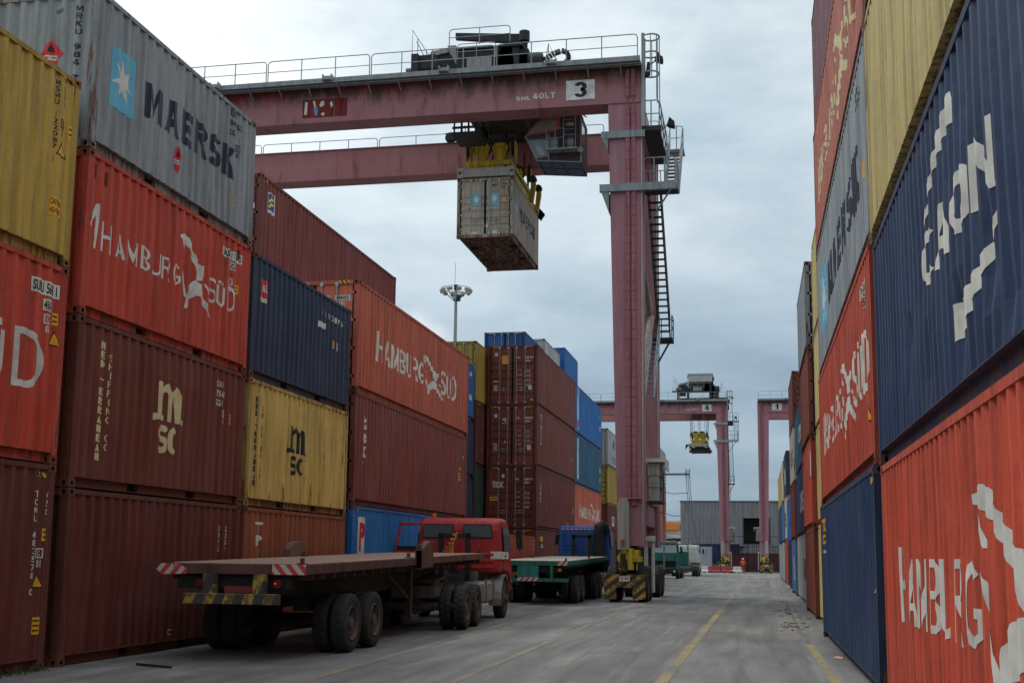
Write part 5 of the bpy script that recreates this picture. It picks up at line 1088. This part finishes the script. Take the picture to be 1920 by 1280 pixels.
# ---------------------------------------------------------------- trucks
RW = stripes('red_white_plate', (.55, .045, .04), (.52, .50, .48), .15, 40, 'XZ', .25)
RWL = stripes('red_white_plate_mirrored', (.55, .045, .04), (.52, .50, .48), .15, -40, 'XZ', .35)
YB = stripes('underrun_stripes', (.40, .27, .04), (.045, .055, .065), .30, -22, 'XZ', 1.1)
CHAS = flat('chassis_black', (.022, .020, .019), .75, var=.4)
CHG = paint('chassis_dusty_grey', (.17, .16, .15), .4, .3, .75)
def trailer(loc, deckcol, dust, label, L=12.6, zr=1.50, zf=1.73, plates=True, stakes=True, rearpanel=False, hw=1.25, det=1, grp='flatbed trailers'):
    t = thing('flatbed_trailer', loc, label, 'trailer', grp)
    DK = paint('deck_'+deckcol[0], deckcol[1], .9, .3, .75, (.06, .035, .025), .4); DT = paint('decktop_'+deckcol[0], dust, .5, .3, .8, (.09, .06, .045), .35)
    def zt(y): return zr+(zf-zr)*y/L
    b = MB(); b.hexa([(-hw, 0, zr-.17), (hw, 0, zr-.17), (hw, L, zf-.15), (-hw, L, zf-.15), (-hw, 0, zr-.004), (hw, 0, zr-.004), (hw, L, zf-.004), (-hw, L, zf-.004)])
    for i in range(24):
        y = .4+i*L/24.5
        if rearpanel: b.box(hw-.02, hw+.012, y, y+.05, zt(y)-.20, zt(y)-.02); b.box(-hw-.012, -hw+.02, y, y+.05, zt(y)-.20, zt(y)-.02)
        b.box(-hw+.05, hw-.05, y, y+.06, zt(y)-.26, zt(y)-.165)
    d = b.build('deck', DK, t, bevel=.012)
    b = MB(); n = 14
    for i in range(n):
        for j in range(4):
            x0, x1 = -hw+.02+(2*hw-.04)*j/4, -hw+.02+(2*hw-.04)*(j+1)/4-.012; ya, yb_ = L*i/n+.012, L*(i+1)/n
            b.poly([(x0, ya, zt(ya)), (x1, ya, zt(ya)), (x1, yb_, zt(yb_)), (x0, yb_, zt(yb_))])
    b.build('deck_plating', DT, t)
    b = MB()
    for x in (-.5, .42):
        b.prism([(x, .15, zr-.26), (x, .15, zr-.50), (x, 5.2, zr-.62), (x, 7.6, zr-.50), (x, L-1.5, zf-.36), (x, L-.1, zf-.30), (x, L-.1, zf-.24), (x, .15, zr-.22)], (.10, 0, 0))
    b.box(-.95, .95, .1, .25, zr-.40, zr-.2)
    for y in (2.2, 3.45): b.tube([(-1.1, y, .5), (1.1, y, .5)], .09, 8); b.box(.35, .60, y-.45, y+.45, .70, .95); b.box(-.60, -.35, y-.45, y+.45, .70, .95)
    b.build('chassis', CHAS, t)
    for y in (2.2, 3.45):
        for s in (-1, 1):
            wheel(t, s*(hw-.10), y, .5, .27, s); wheel(t, s*(hw-.42), y, .5, .27, -s)
    if plates:
        b = MB(); b.box(hw-.56, hw-.01, -.02, -.003, zr-.165, zr-.005); b.build('reflective_plate', RW, t)
        b = MB(); b.prism([(-hw-.02, -.02, zr-.10), (-hw+.07, -.02, zr-.18), (-hw+.5, -.02, zr-.17), (-hw+.5, -.02, zr-.10), (-hw+.38, -.02, zr-.015), (-hw+.06, -.02, zr-.01)], (0, .016, 0)); b.build('reflective_plate', RWL, t)
        b = MB(); b.box(-.62, .96, -.38, -.28, .88, 1.045); bp = b.build('underrun_bumper', YB, t, bevel=.01)
        b = MB(); b.box(-.33, -.17, -.30, -.10, .9, zr-.16); b.build('bumper_bracket', YB, t)
        b = MB(); b.box(.50, .66, -.30, -.10, .9, zr-.16); b.build('bumper_bracket', YB, t)
        b = MB(); b.box(-.05, .42, -.12, -.10, 1.05, 1.15); b.build('number_plate', flat('plate_dull_red', (.20, .04, .03), .6), t)
        for x in (-.50, .80):
            b = MB(); b.tube([(x, -.02, 1.19), (x, -.08, 1.19)], .065, 12); b.build('tail_lamp', flat('lamp_dark_red', (.12, .012, .012), .45), t, smooth=True)
            if x > 0: b = MB(); b.tube([(x-.02, -.085, 1.20), (x-.02, -.095, 1.20)], .012, 8); b.build('lit_bulb', flat('lamp_lit_red', (1, .05, .03), .4, emit=.9), t)
    if rearpanel:
        b = MB(); b.box(-.55, .20, -.06, .0, zr-.60, zr-.17); b.build('rear_board', paint('board_teal', (.03, .23, .185), .3), t)
        b = MB(); b.box(-hw, hw, -.06, .02, zr-.72, zr-.60); b.box(-.95, -.75, -.03, .05, zr-.6, zr-.17); b.box(.6, .7, -.03, .05, zr-.6, zr-.17); b.build('rear_panel', DK, t)
        b = MB(); b.box(-.55, .20, -.075, -.062, zr-.70, zr-.57); b.build('reflective_plate', RWL, t)
        b = MB(); b.box(hw-.40, hw-.02, -.035, -.02, zr-.16, zr-.01); b.build('reflective_plate', RWL, t)
        b = MB(); b.box(.88, 1.0, -.05, -.02, zr-.36, zr-.26); b.build('tail_lamp', flat('lamp_orange', (.55, .14, .03), .35), t)
    for x in (-hw+.12, hw-.12):
        for y in (.12, 6.0, L-.15):
            b = MB(); b.box(x-.07, x+.07, y-.07, y+.07, zt(y), zt(y)+.012); b.tube([(x, y, zt(y)), (x, y, zt(y)+.09)], .038, 8); b.build('twistlock', RUSTY, t)
    if stakes:
        b = MB(); z = zt(6.6); b.prism([(hw-.02, 6.2, z-.26), (hw+.10, 6.2, z-.26), (hw+.10, 6.2, z+.26), (hw-.02, 6.2, z+.26)], (0, .05, 0)); b.prism([(hw+.10, 6.2, z-.24), (hw+.10, 7.15, z-.2), (hw+.10, 7.15, z+.34), (hw+.10, 6.85, z+.34), (hw+.10, 6.2, z+.14)], (-.14, 0, 0)); b.build('side_stake', DK, t, bevel=.008)
        b = MB(); z = zt(5.6); b.prism([(-hw-.1, 5.45, z-.1), (-hw-.1, 5.45, z+.16), (-hw-.1, 5.6, z+.28), (-hw-.1, 5.9, z+.32), (-hw-.1, 6.25, z+.32), (-hw-.1, 6.35, z-.1)], (.14, 0, 0)); b.build('side_stake', DK, t, bevel=.008)
    for x in (-.9, .78):
        b = MB(); b.box(x, x+.12, 7.0, 7.14, .38, zt(7)-.3); b.box(x-.05, x+.17, 6.92, 7.22, .30, .38); b.bar((x+.06, 7.0, .75), (x+.06, 5.6, 1.25), .05, .05); b.build('landing_leg', CHAS if x < 0 else paint('leg_rusty', (.10, .06, .045), .8, .2, .8), t)
    return t
def tractor(loc, rz, body, label, roofcol=None, top=2.68, door_open=0, windows=2, headboard=True, snorkel=False, white_band=False, grp='truck tractors', hoses=False):
    t = thing('truck_tractor', loc, label, 'truck', grp, rz)
    BP = paint('cab_'+body[0], body[1], .35, .3, .42, (.10, .05, .04), .3); RP = paint('cab_'+roofcol[0], roofcol[1], .2, .2, .5) if roofcol else BP
    GL = glass('truck_glass', (.085, .115, .13), .1)
    hw = 1.17; y0, y1 = 5.05, 6.92; zb = 1.10
    # chassis
    b = MB()
    for x in (-.42, .34): b.box(x, x+.08, .0, 6.6, .72, .95)
    b.box(-.5, .5, -.05, .1, .7, .95)
    for y in (.25, 1.55, 5.7): b.tube([(-1.0, y, .5), (1.0, y, .5)], .09, 8); b.tube([(0, y-.01, .5), (0, y+.25, .5)], .2, 12)
    b.box(-.55, .55, 4.7, 6.8, .75, 1.25); b.box(-.35, .35, 5.2, 6.8, .6, 1.1); b.build('chassis', CHG, t)
    b = MB(); b.prism([(-.45, .3, 1.02), (.45, .3, 1.02), (.45, 1.5, 1.14), (-.45, 1.5, 1.14)], (0, 0, .07)); b.box(-.3, .3, .6, 1.3, .95, 1.05); b.build('fifth_wheel', CHG, t)
    for y in (.25, 1.55):
        for s in (-1, 1): wheel(t, s*1.10, y, .5, .27, s); wheel(t, s*.78, y, .5, .27, -s)
    for s in (-1, 1): wheel(t, s*1.06, 5.65, .5, .28, s, deep=False)
    # tank and boxes
    b = MB(); b.box(.62, 1.16, 2.45, 4.35, .50, 1.02); tk = b.build('fuel_tank', flat('tank_aluminium', (.26, .255, .24), .5, .35, var=.3), t, bevel=.09, seg=4)
    b = MB(); b.box(.60, 1.175, 2.9, 2.98, .49, 1.03); b.box(.60, 1.175, 3.9, 3.98, .49, 1.03); b.build('tank_strap', CHG, tk)
    b = MB(); b.box(-1.12, -.6, 2.5, 4.0, .50, 1.0); b.tube([(-.8, 4.2, .6), (-.8, 4.6, .6)], .2, 12); b.build('battery_box', CHAS, t, bevel=.02)
    b = MB(); b.tube([(.55, 4.35, .75), (.95, 4.42, .75)], .13, 10); b.tube([(.9, 4.5, .55), (.9, 4.5, 1.05)], .11, 10); b.build('air_tank', CHG, t, smooth=True)
    # front mudguards
    for s in (-1, 1):
        b = MB(); n = 12; a = []
        for i in range(n+1):
            th = R(-15+195*i/n); a.append((5.65-.66*math.cos(th), .52+.66*math.sin(th)))
        for (ya, za), (yc_, zc_) in zip(a, a[1:]): b.poly([(s*.86, ya, za), (s*1.2, ya, za), (s*1.2, yc_, zc_), (s*.86, yc_, zc_)]); b.poly([(s*1.2, ya, za), (s*1.2, ya*.92+5.65*.08, za*.92+.52*.08), (s*1.2, yc_*.92+5.65*.08, zc_*.92+.52*.08), (s*1.2, yc_, zc_)])
        b.build('mudguard', flat('mudguard_grey', (.22, .215, .205), .5, .2, var=.3), t)
    # cab shell: rounded box with taper to the front
    zt = top
    b = MB()
    prof_ = [(y0, zb+.10), (y0-.01, zt-.32), (y0+.05, zt-.10), (y0+.22, zt), (y1-.55, zt+.01), (y1-.26, zt-.10), (y1, zt-.95), (y1+.05, .75), (y1-.15, .62), (y1-.15, .98), (y1-.55, 1.22), (y1-1.15, 1.24)]
    b.prism([(-hw, y, z) for y, z in prof_], (2*hw, 0, 0)); cabo = b.build('cab', BP, t, bevel=.11, seg=4)
    if roofcol:
        q = MB(); q.prism([(-hw+.02, y0+.04, zt-.05), (-hw+.02, y0+.2, zt+.05), (-hw+.02, y1-.5, zt+.10), (-hw+.02, y1-.2, zt-.02), (-hw+.02, y1-.12, zt-.2), (-hw+.02, y1-.3, zt-.1)], (2*hw-.04, 0, 0)); q.build('roof_visor', RP, cabo, bevel=.04, seg=2)
    q = MB()       # pressed ribs on the rear wall
    for i in range(3): q.box(-hw+.2, -.12, y0-.035, y0-.005, zb+.22+i*.17, zb+.30+i*.17); q.box(.12, hw-.2, y0-.035, y0-.005, zb+.22+i*.17, zb+.30+i*.17)
    if windows == 0:
        for i in range(2): q.box(-hw+.3, -.15, y0-.03, y0-.005, zb+.85+i*.2, zb+.93+i*.2); q.box(.2, hw-.25, y0-.03, y0-.005, zb+.85+i*.2, zb+.93+i*.2)
    q.build('rear_rib', BP, cabo, bevel=.012)
    if windows:
        for a, d in ((-1.0, -.18), (.16, .92)):
            q = MB(); q.box(a-.03, d+.03, y0-.032, y0-.012, zt-.55, zt-.17); s_ = q.build('window_seal', CHAS, cabo, bevel=.03, seg=2)
            q = MB(); q.box(a, d, y0-.040, y0-.030, zt-.52, zt-.20); q.build('rear_window', GL, cabo)
    # side doors
    for s in (-1, 1):
        q = MB(); q.prism([(s*(hw+.012), y0+.45, zt-.88), (s*(hw+.012), y0+.45, zt-.22), (s*(hw+.012), y1-.50, zt-.22), (s*(hw+.012), y1-.14, zt-.88)], (s*.006, 0, 0)); q.build('side_window', GL, cabo)
        if not (door_open and s == -1):
            q = MB(); q.bar((s*(hw+.006), y0+.40, zt-.16), (s*(hw+.006), y0+.40, 1.2), .014, .02); q.bar((s*(hw+.02), y0+.5, zt-1.02), (s*(hw+.02), y0+.72, zt-1.02), .03, .03); q.build('door_seam', CHAS, cabo)
    if white_band:
        q = MB(); q.box(hw-.02, hw+.014, y0+.02, y0+1.2, zt-1.10, zt-.90); q.box(hw-.28, hw+.01, y0-.016, y0+.01, zt-1.10, zt-.90); q.build('white_band', WHITE, cabo)
    if door_open:
        zq, zw = zt-.12, zt-.88; W = door_open
        q = MB(); Yd = y0+.5 if not roofcol else y1-.35
        q.prism([(-hw-.02, Yd, zw), (-hw-W, Yd, zw), (-hw-W, Yd, zw+.10), (-hw-.02, Yd, zw+.10)], (0, .05, 0)); q.box(-hw-W, -hw-W+.075, Yd, Yd+.05, zw+.1, zq); q.box(-hw-.08, -hw-.02, Yd, Yd+.05, zw+.1, zq); q.box(-hw-W, -hw-.02, Yd, Yd+.05, zq-.075, zq); q.box(-hw-W, -hw-.02, Yd, Yd+.06, 1.1, zw)
        dd = q.build('open_door', BP, cabo, bevel=.015)
        q = MB(); q.box(-hw-W+.06, -hw-.08, Yd-.012, Yd-.004, zw+.02, zw+.11); q.build('door_trim', CHAS, dd)
    # front: windscreen, grille, bumper, headlights
    q = MB(); q.prism([(-hw+.1, y1-.255, zt-.16), (hw-.1, y1-.255, zt-.16), (hw-.1, y1-.02, zt-.88), (-hw+.1, y1-.02, zt-.88)], (0, .03, .012)); q.build('windscreen', glass('windscreen_glass', (.16, .22, .25), .12), cabo)
    q = MB(); q.box(-hw+.15, hw-.15, y1+.03, y1+.06, .95, 1.45)
    for i in range(5): q.box(-hw+.18, hw-.18, y1+.05, y1+.085, 1.0+i*.09, 1.03+i*.09)
    q.tube([(0, y1+.06, 1.25), (0, y1+.10, 1.25)], .12, 18); q.build('grille', CHAS, cabo)
    q = MB(); q.box(-hw-.02, hw+.02, y1-.1, y1+.16, .42, .80); q.build('front_bumper', CHAS, t, bevel=.04, seg=2)
    for s in (-1, 1):
        q = MB(); q.tube([(s*.9, y1+.15, .62), (s*.9, y1+.18, .62)], .10, 14); q.build('headlight', flat('headlight_glass', (.5, .5, .48), .15), t, smooth=True)
        q = MB(); q.tube([(s*(hw+.0), y1-.35, zt-.1), (s*(hw+.27), y1-.28, zt-.28), (s*(hw+.27), y1-.28, zt-.9)], .015, 6); q.box(s*(hw+.27)-.09, s*(hw+.27)+.09, y1-.33, y1-.26, zt-.82, zt-.38); q.build('wing_mirror', CHAS, cabo)
    q = MB(); q.tube([(-hw+.28, y0+.5, zt), (-hw+.28, y0+.5, zt+.14)], .07, 12); q.build('beacon', flat('beacon_amber', (.62, .16, .04), .3), cabo, smooth=True)
    for o_ in [cabo]+list(cabo.children):
        for v_ in o_.data.vertices:
            k_ = max(0, v_.co.z-(zt-.80))/.80; v_.co.x *= 1-.085*k_*min(1, k_)
    if headboard:
        b = MB()
        for x in (-.42, .30): b.box(x, x+.14, 4.42, 4.5, .95, zt-.42)
        b.box(-.42, .44, 4.42, 4.5, zt-.56, zt-.44); b.box(-.1, .1, 4.3, 4.42, 1.2, 1.7); b.build('hose_frame', CHAS, t)
    if hoses:
        for hx, ph in ((-.05, 0), (.02, 1.4)):
            pts = []
            for i in range(110):
                s_ = i/109; a = s_*2*math.pi*11+ph; cx_ = hx-.36+(.62 if hx < 0 else .42)*s_+.12*math.sin(s_*5+ph); cz_ = 1.66+(.62 if hx < 0 else .40)*s_-.24*math.sin(s_*3.14+ph*.3)
                pts.append((cx_+.055*math.cos(a), 4.2+.055*math.sin(a)*1.0, cz_+.05*math.sin(a)))
            b = MB(); b.tube(pts, .008, 5); b.build('coiled_hose', flat('hose_yellow' if hx < 0 else 'hose_red', (.60, .38, .03) if hx < 0 else (.42, .16, .04), .4), t, smooth=True)
        b = MB()
        for k in range(5): b.tube([(-.1+.09*k, 4.35, 1.0), (.05+.09*k, 4.6, 1.28+.03*k), (.2+.1*k, 5.0, .95), (.35+.08*k, 4.7, .8)], .016, 5)
        b.build('air_line', CHAS, t, smooth=True)
    if snorkel:
        b = MB(); b.tube([(.72, 4.75, 1.15), (.72, 4.75, 2.65), (.74, 4.78, 2.98), (.86, 4.9, 3.06), (.98, 5.0, 2.98), (1.05, 5.02, 2.7)], [.22, .22, .23, .23, .2, .16], 12); b.box(.5, .95, 4.55, 4.95, 1.1, 2.7); b.build('air_intake', CHAS, t, smooth=True)
    return t
trailer((-8.07, 17.7, 0), ('brown', (.15, .068, .055)), (.37, .245, .19), 'long empty brown flatbed trailer with striped bumper in the left foreground')
tractor((-7.66, 26.6, 0), R(2.3), ('red', (.50, .030, .032)), 'red truck tractor pulling the empty brown flatbed, its left door open', door_open=.74, white_band=True, hoses=True)
trailer((-7.55, 41.2, 0), ('green', (.035, .17, .12)), (.42, .39, .32), 'green flatbed trailer with a pale deck, parked ahead of the red truck', L=11.6, zr=1.52, zf=1.70, plates=False, stakes=False, rearpanel=True)
tractor((-7.45, 47.9, 0), 0, ('blue', (.016, .085, .33)), 'blue truck tractor with a black air intake, in front of the green flatbed', top=3.05, windows=0, snorkel=True, white_band=False)
b = MB(); b.box(-8.45, -6.5, 52.88, 52.905, 2.86, 2.91)
st_ = b.build('reflective_strip', RW); st_.parent = [o for o in bpy.data.objects if o.name.startswith('truck_tractor')][-1]; st_.location = (7.45, -47.9, 0)
tractor((-7.2, 104.1, 0), math.pi, ('teal', (.014, .16, .135)), 'dark green truck tractor facing the camera with its door open, beyond the near crane', roofcol=('dark_roof', (.05, .055, .06)), top=2.95, door_open=.85, headboard=False)
tractor((-6.35, 112.3, 0), 0, ('white', (.62, .62, .60)), 'white truck tractor seen from behind, past the dark green one', top=2.95, windows=0, headboard=False)

# ---------------------------------------------------------------- mast, shed, fence, small things at the end of the lane
m = thing('light_mast', (-38.2, 150, 0), 'tall grey floodlight mast with a ring of lamps rising behind the left stacks', 'light mast')
b = MB(); b.tube([(0, 0, 0), (0, 0, 36.6)], [.42, .19], 14); b.build('pole', GALV, m, smooth=True)
b = MB()
ring = [(2.0*math.cos(R(a)), 2.0*math.sin(R(a)), 36.7) for a in range(0, 361, 20)]; b.tube(ring, .035, 6)
for a in range(0, 360, 60): b.tube([(.2*math.cos(R(a)), .2*math.sin(R(a)), 35.0), (1.9*math.cos(R(a)), 1.9*math.sin(R(a)), 36.6)], .06, 5)
b.tube([(0, 0, 36.5), (0, 0, 37.2)], .3, 12); b.tube([(-.15, 0, 37), (-.15, 0, 40.2)], .025, 5); b.tube([(.35, 0, 35.0), (.35, 0, 35.8)], .28, 8); b.build('lamp_ring', GDARK, m)
for i in range(10):
    a = R(i*36+8); q = MB(); c_ = Vector((1.95*math.cos(a), 1.95*math.sin(a), 36.35)); tn = Vector((-math.sin(a), math.cos(a), 0)); o_ = Vector((math.cos(a), math.sin(a), 0))
    q.hexa([c_-tn*.30-o_*.25+Vector((0, 0, -.12)), c_+tn*.30-o_*.25+Vector((0, 0, -.12)), c_+tn*.30+o_*.1+Vector((0, 0, -.30)), c_-tn*.30+o_*.1+Vector((0, 0, -.30)), c_-tn*.30-o_*.1+Vector((0, 0, .28)), c_+tn*.30-o_*.1+Vector((0, 0, .28)), c_+tn*.30+o_*.25+Vector((0, 0, .10)), c_-tn*.30+o_*.25+Vector((0, 0, .10))]); q.build('floodlight', COVER, m)
# shed
sh = thing('warehouse', (-9.9, 166, 0), 'long grey corrugated metal warehouse closing the far end of the lane', 'warehouse')
CLAD = paint('shed_cladding', (.34, .355, .37), .08, .3, .6, (.14, .1, .08), .25)
def clad(b, xa, xb, y, za, zb):
    n = max(1, int((xb-xa)/.5)); w_ = (xb-xa)/n; pr = []
    for i in range(n):
        a = xa+i*w_; pr += [(a, 0), (a+w_*.4, 0), (a+w_*.5, .07), (a+w_*.9, .07)]
    pr.append((xb, 0))
    for (s0, d0), (s1, d1) in zip(pr, pr[1:]): b.poly([(s0, y-d0, za), (s1, y-d1, za), (s1, y-d1, zb), (s0, y-d0, zb)])
b = MB(); clad(b, 0, 8.25, 0, 3.3, 9.35); clad(b, 8.25, 8.5, 0, 2.0, 9.35); clad(b, 8.5, 11.9, 0, 7.15, 9.35); clad(b, 8.5, 11.9, 0, .0, 3.75); clad(b, 11.9, 40, 0, 0, 9.35)
b.poly([(0, 0, 3.3), (0, 40, 3.3), (0, 40, 9.35), (0, 0, 9.35)]); b.build('metal_wall', CLAD, sh)
b = MB(); b.box(-.1, 40.1, -.15, 40, 9.35, 9.5); b.build('roof', paint('shed_roof', (.16, .18, .20), .1), sh)
b = MB(); b.box(-.1, 8.6, -.12, .0, 3.15, 3.3); b.box(8.4, 8.5, -.1, 0, 3.7, 7.2); b.box(11.9, 12, -.1, 0, 3.7, 7.2); b.box(8.4, 12, -.1, 0, 3.65, 3.75); b.box(8.5, 11.9, .2, .25, 4.6, 4.66); b.box(8.5, 11.9, .2, .25, 4.2, 4.26); b.build('door_frame', GDARK, sh)
b = MB(); b.box(8.5, 11.9, .6, .7, 3.7, 7.2); b.build('opening_shade_sheet', DARK, sh)  # black sheet behind the wall gap stands in for the shade indoors
b = MB(); b.box(0, 8.3, .05, .3, 0, 3.15); b.build('brick_base', paint('shed_base', (.19, .165, .14), .3, .3, .9), sh)
# palisade fence with posts
fe = thing('palisade_fence', (-3.6, 157, 0), 'tall dark palisade fence with thin posts in front of the warehouse', 'fence')
b = MB()
for i in range(56): b.box(i*.24, i*.24+.05, -.01, .01, .1, 3.4)
b.build('pales', CHAS, fe)
b = MB()
for z in (.5, 2.2, 3.2, 4.5): b.box(0, 13.4, .01, .04, z, z+.06)
b.build('fence_rail', CHAS, fe)
b = MB()
for i in range(6): b.box(i*2.68-.05, i*2.68+.05, .0, .1, 0, 5.2)
b.build('fence_post', CHAS, fe)
w1 = thing('yard_wall', (-3.4, 160, 0), 'low dull red boundary wall behind the palisade fence', 'wall'); b = MB(); b.box(0, 14, 0, .3, 0, 2.3); b.box(0, 14, -.05, .35, 2.3, 2.4); b.build('wall_panel', paint('wall_dull_red', (.15, .055, .06), .2, .3, .9), w1)
for (x, y, z, c, lb) in ((-7.9, 152, 0, 'blue', 'blue container standing behind the white truck near the warehouse'), (-1.9, 161.5, 1.0, 'navy_bright', 'dark blue container showing above the boundary wall')):
    o = container(x+1.2, 1, y, z, L2, 2.591, c, lb, group='containers by the warehouse', det=0); o.rotation_euler = (0, 0, 0 if z == 0 else math.pi/2)
# crash barriers
def barrier(x, y, mat, label):
    t = thing('road_barrier', (x, y, 0), label, 'barrier', 'plastic road barriers at the end of the lane')
    b = MB(); b.prism([(-.7, -.25, 0), (.7, -.25, 0), (.7, -.25, .25), (.66, -.08, .95), (-.66, -.08, .95), (-.7, -.25, .25)], (0, .01, 0))
    b = MB(); pr = [(-.28, 0), (.28, 0), (.28, .22), (.10, .36), (.09, .74), (-.09, .74), (-.10, .36), (-.28, .22)]; b.prism([(-.72, yy, zz) for yy, zz in pr], (1.44, 0, 0)); b.build('barrier_body', mat, t, bevel=.02)
    b = MB(); b.box(-.45, -.15, -.285, -.281, .0, .10); b.box(.15, .45, -.285, -.281, .0, .10); b.build('fork_slot', CHAS, t)
RB = flat('barrier_red', (.34, .05, .055), .5, var=.3); WB = flat('barrier_white', (.55, .55, .50), .5, var=.3)
for x, mt, lb in ((-5.9, WB, 'white road barrier at the left end of the barrier row'), (-4.5, RB, 'red road barrier under the leg of the distant number 4 crane'), (-2.95, RB, 'red road barrier nearest the worker, right of the crane foot'), (-1.8, WB, 'white road barrier beside the worker in orange')):
    barrier(x-.3, 146.2, mt, lb)
b = thing('mesh_panel', (-6.2, 150, 0), 'pale mesh panel with a blue tint standing left of the barriers', 'panel'); q = MB(); q.box(-.9, 1.0, 0, .06, .4, 3.1); q.box(-.95, -.88, -.02, .08, 0, 3.2); q.box(1.0, 1.07, -.02, .08, 0, 3.2); q.build('panel_sheet', paint('panel_pale', (.33, .37, .42), .2), b)
# distant ship seen low between truck and warehouse
s = thing('moored_ship', (-26, 330, 0), 'white and orange upper works of a moored ship, tiny beyond the far left', 'ship')
b = MB(); b.box(-14, 14, 0, 20, 0, 3); b.prism([(-10, 2, 3), (10, 2, 3), (9, 2, 8.5), (-9, 2, 8.5)], (0, 12, 0)); b.box(-9.5, 9.5, 1.5, 12, 8.5, 9); b.box(-8, 8, 2.5, 11, 9, 11.6); b.box(-8.6, 8.6, 2, 11.4, 11.6, 12.0); b.build('superstructure', flat('ship_white', (.60, .60, .56), .5), s)
b = MB(); b.box(-1, 6, .6, 2.4, 9.2, 11.0); b.box(-4, 6, -.6, 0, 3.6, 4.8); b.build('lifeboat', flat('ship_orange', (.65, .20, .04), .5), s)
b = MB()
for z in (3.8, 6.2, 9.6): b.box(-8.2, 8.2, 1.9, 2.0, z, z+.8)
b.build('window_row', CHAS, s)
# ---------------------------------------------------------------- worker
def worker():
    P = thing('worker', (-1.35, 143.6, 0), 'worker in orange overalls and white helmet at the far end of the lane', 'person')
    J = {'pelvis': (0, 0, .93, .125), 'waist': (0, .0, 1.08, .115), 'chest': (0, .02, 1.30, .145), 'neck': (0, .02, 1.47, .058), 'head': (0, .04, 1.60, .088), 'crown': (0, .04, 1.70, .075),
         'shL': (-.17, .02, 1.40, .062), 'elL': (-.26, -.02, 1.13, .045), 'wrL': (-.27, .08, .90, .032), 'shR': (.17, .02, 1.40, .062), 'elR': (.25, .0, 1.12, .045), 'wrR': (.26, .12, .92, .032),
         'hipL': (-.09, 0, .88, .095), 'knL': (-.11, .10, .49, .062), 'anL': (-.11, .0, .09, .042), 'toL': (-.12, .16, .04, .038), 'hipR': (.09, 0, .88, .095), 'knR': (.12, .02, .49, .062), 'anR': (.13, -.16, .10, .042), 'toR': (.14, 0, .04, .038)}
    E_ = [('pelvis', 'waist'), ('waist', 'chest'), ('chest', 'neck'), ('neck', 'head'), ('head', 'crown'), ('chest', 'shL'), ('shL', 'elL'), ('elL', 'wrL'), ('chest', 'shR'), ('shR', 'elR'), ('elR', 'wrR'), ('pelvis', 'hipL'), ('hipL', 'knL'), ('knL', 'anL'), ('anL', 'toL'), ('pelvis', 'hipR'), ('hipR', 'knR'), ('knR', 'anR'), ('anR', 'toR')]
    for s in 'LR':
        w = J['wr'+s]; J['pa'+s] = (w[0], w[1]+.02, w[2]-.07, .030); E_.append(('wr'+s, 'pa'+s))
        for i in range(5):
            L_ = (.06, .075, .08, .072, .055)[i]; xo = (-.034, -.016, .0, .016, .032)[i]
            J['f%d%s' % (i, s)] = (w[0]+.006, w[1]+.02+xo, w[2]-.09-L_*.5, .009); J['g%d%s' % (i, s)] = (w[0]-(.02 if s == 'R' else -.02), w[1]+.02+xo*1.1, w[2]-.09-L_, .008)
            E_ += [('pa'+s, 'f%d%s' % (i, s)), ('f%d%s' % (i, s), 'g%d%s' % (i, s))]
    def skin(name, keep, mat, grow, parent):
        ks = [k for k in J if k in keep]; me = bpy.data.meshes.new(name); me.from_pydata([J[k][:3] for k in ks], [(ks.index(a), ks.index(c)) for a, c in E_ if a in ks and c in ks], [])
        o = bpy.data.objects.new(name, me); COL.objects.link(o); o.parent = parent; me.materials.append(mat)
        o.modifiers.new('skin', 'SKIN'); sv = me.skin_vertices[0].data
        for i, k in enumerate(ks): sv[i].radius = (J[k][3]+grow, J[k][3]+grow)
        sv[0].use_root = True
        sb = o.modifiers.new('sub', 'SUBSURF'); sb.levels = 1; sb.render_levels = 2; return o
    body = skin('body', set(J), flat('skin_brown', (.13, .07, .045), .6), 0, P)
    skin('jacket', {'pelvis', 'waist', 'chest', 'shL', 'elL', 'wrL', 'shR', 'elR', 'wrR', 'neck'}, flat('overalls_orange', (.75, .09, .02), .7), .018, body)
    skin('trousers', {'pelvis', 'hipL', 'knL', 'anL', 'hipR', 'knR', 'anR'}, flat('trousers_dark_red', (.30, .05, .035), .8), .02, body)
    b = MB(); b.lathe([(.125, 0), (.13, .02), (.118, .05), (.095, .10), (.05, .13), (0, .14)], (0, .04, 1.62), (0, 0, 1), 16); b.box(-.09, .09, .12, .21, 1.62, 1.635); b.build('helmet', flat('helmet_white', (.7, .7, .66), .4), body, smooth=True)
    b = MB()
    for x, y in ((-.115, 0), (.132, -.16)): b.box(x-.05, x+.05, y-.07, y+.2, .0, .10)
    b.build('boots', CHAS, body, bevel=.03, seg=2)
worker()
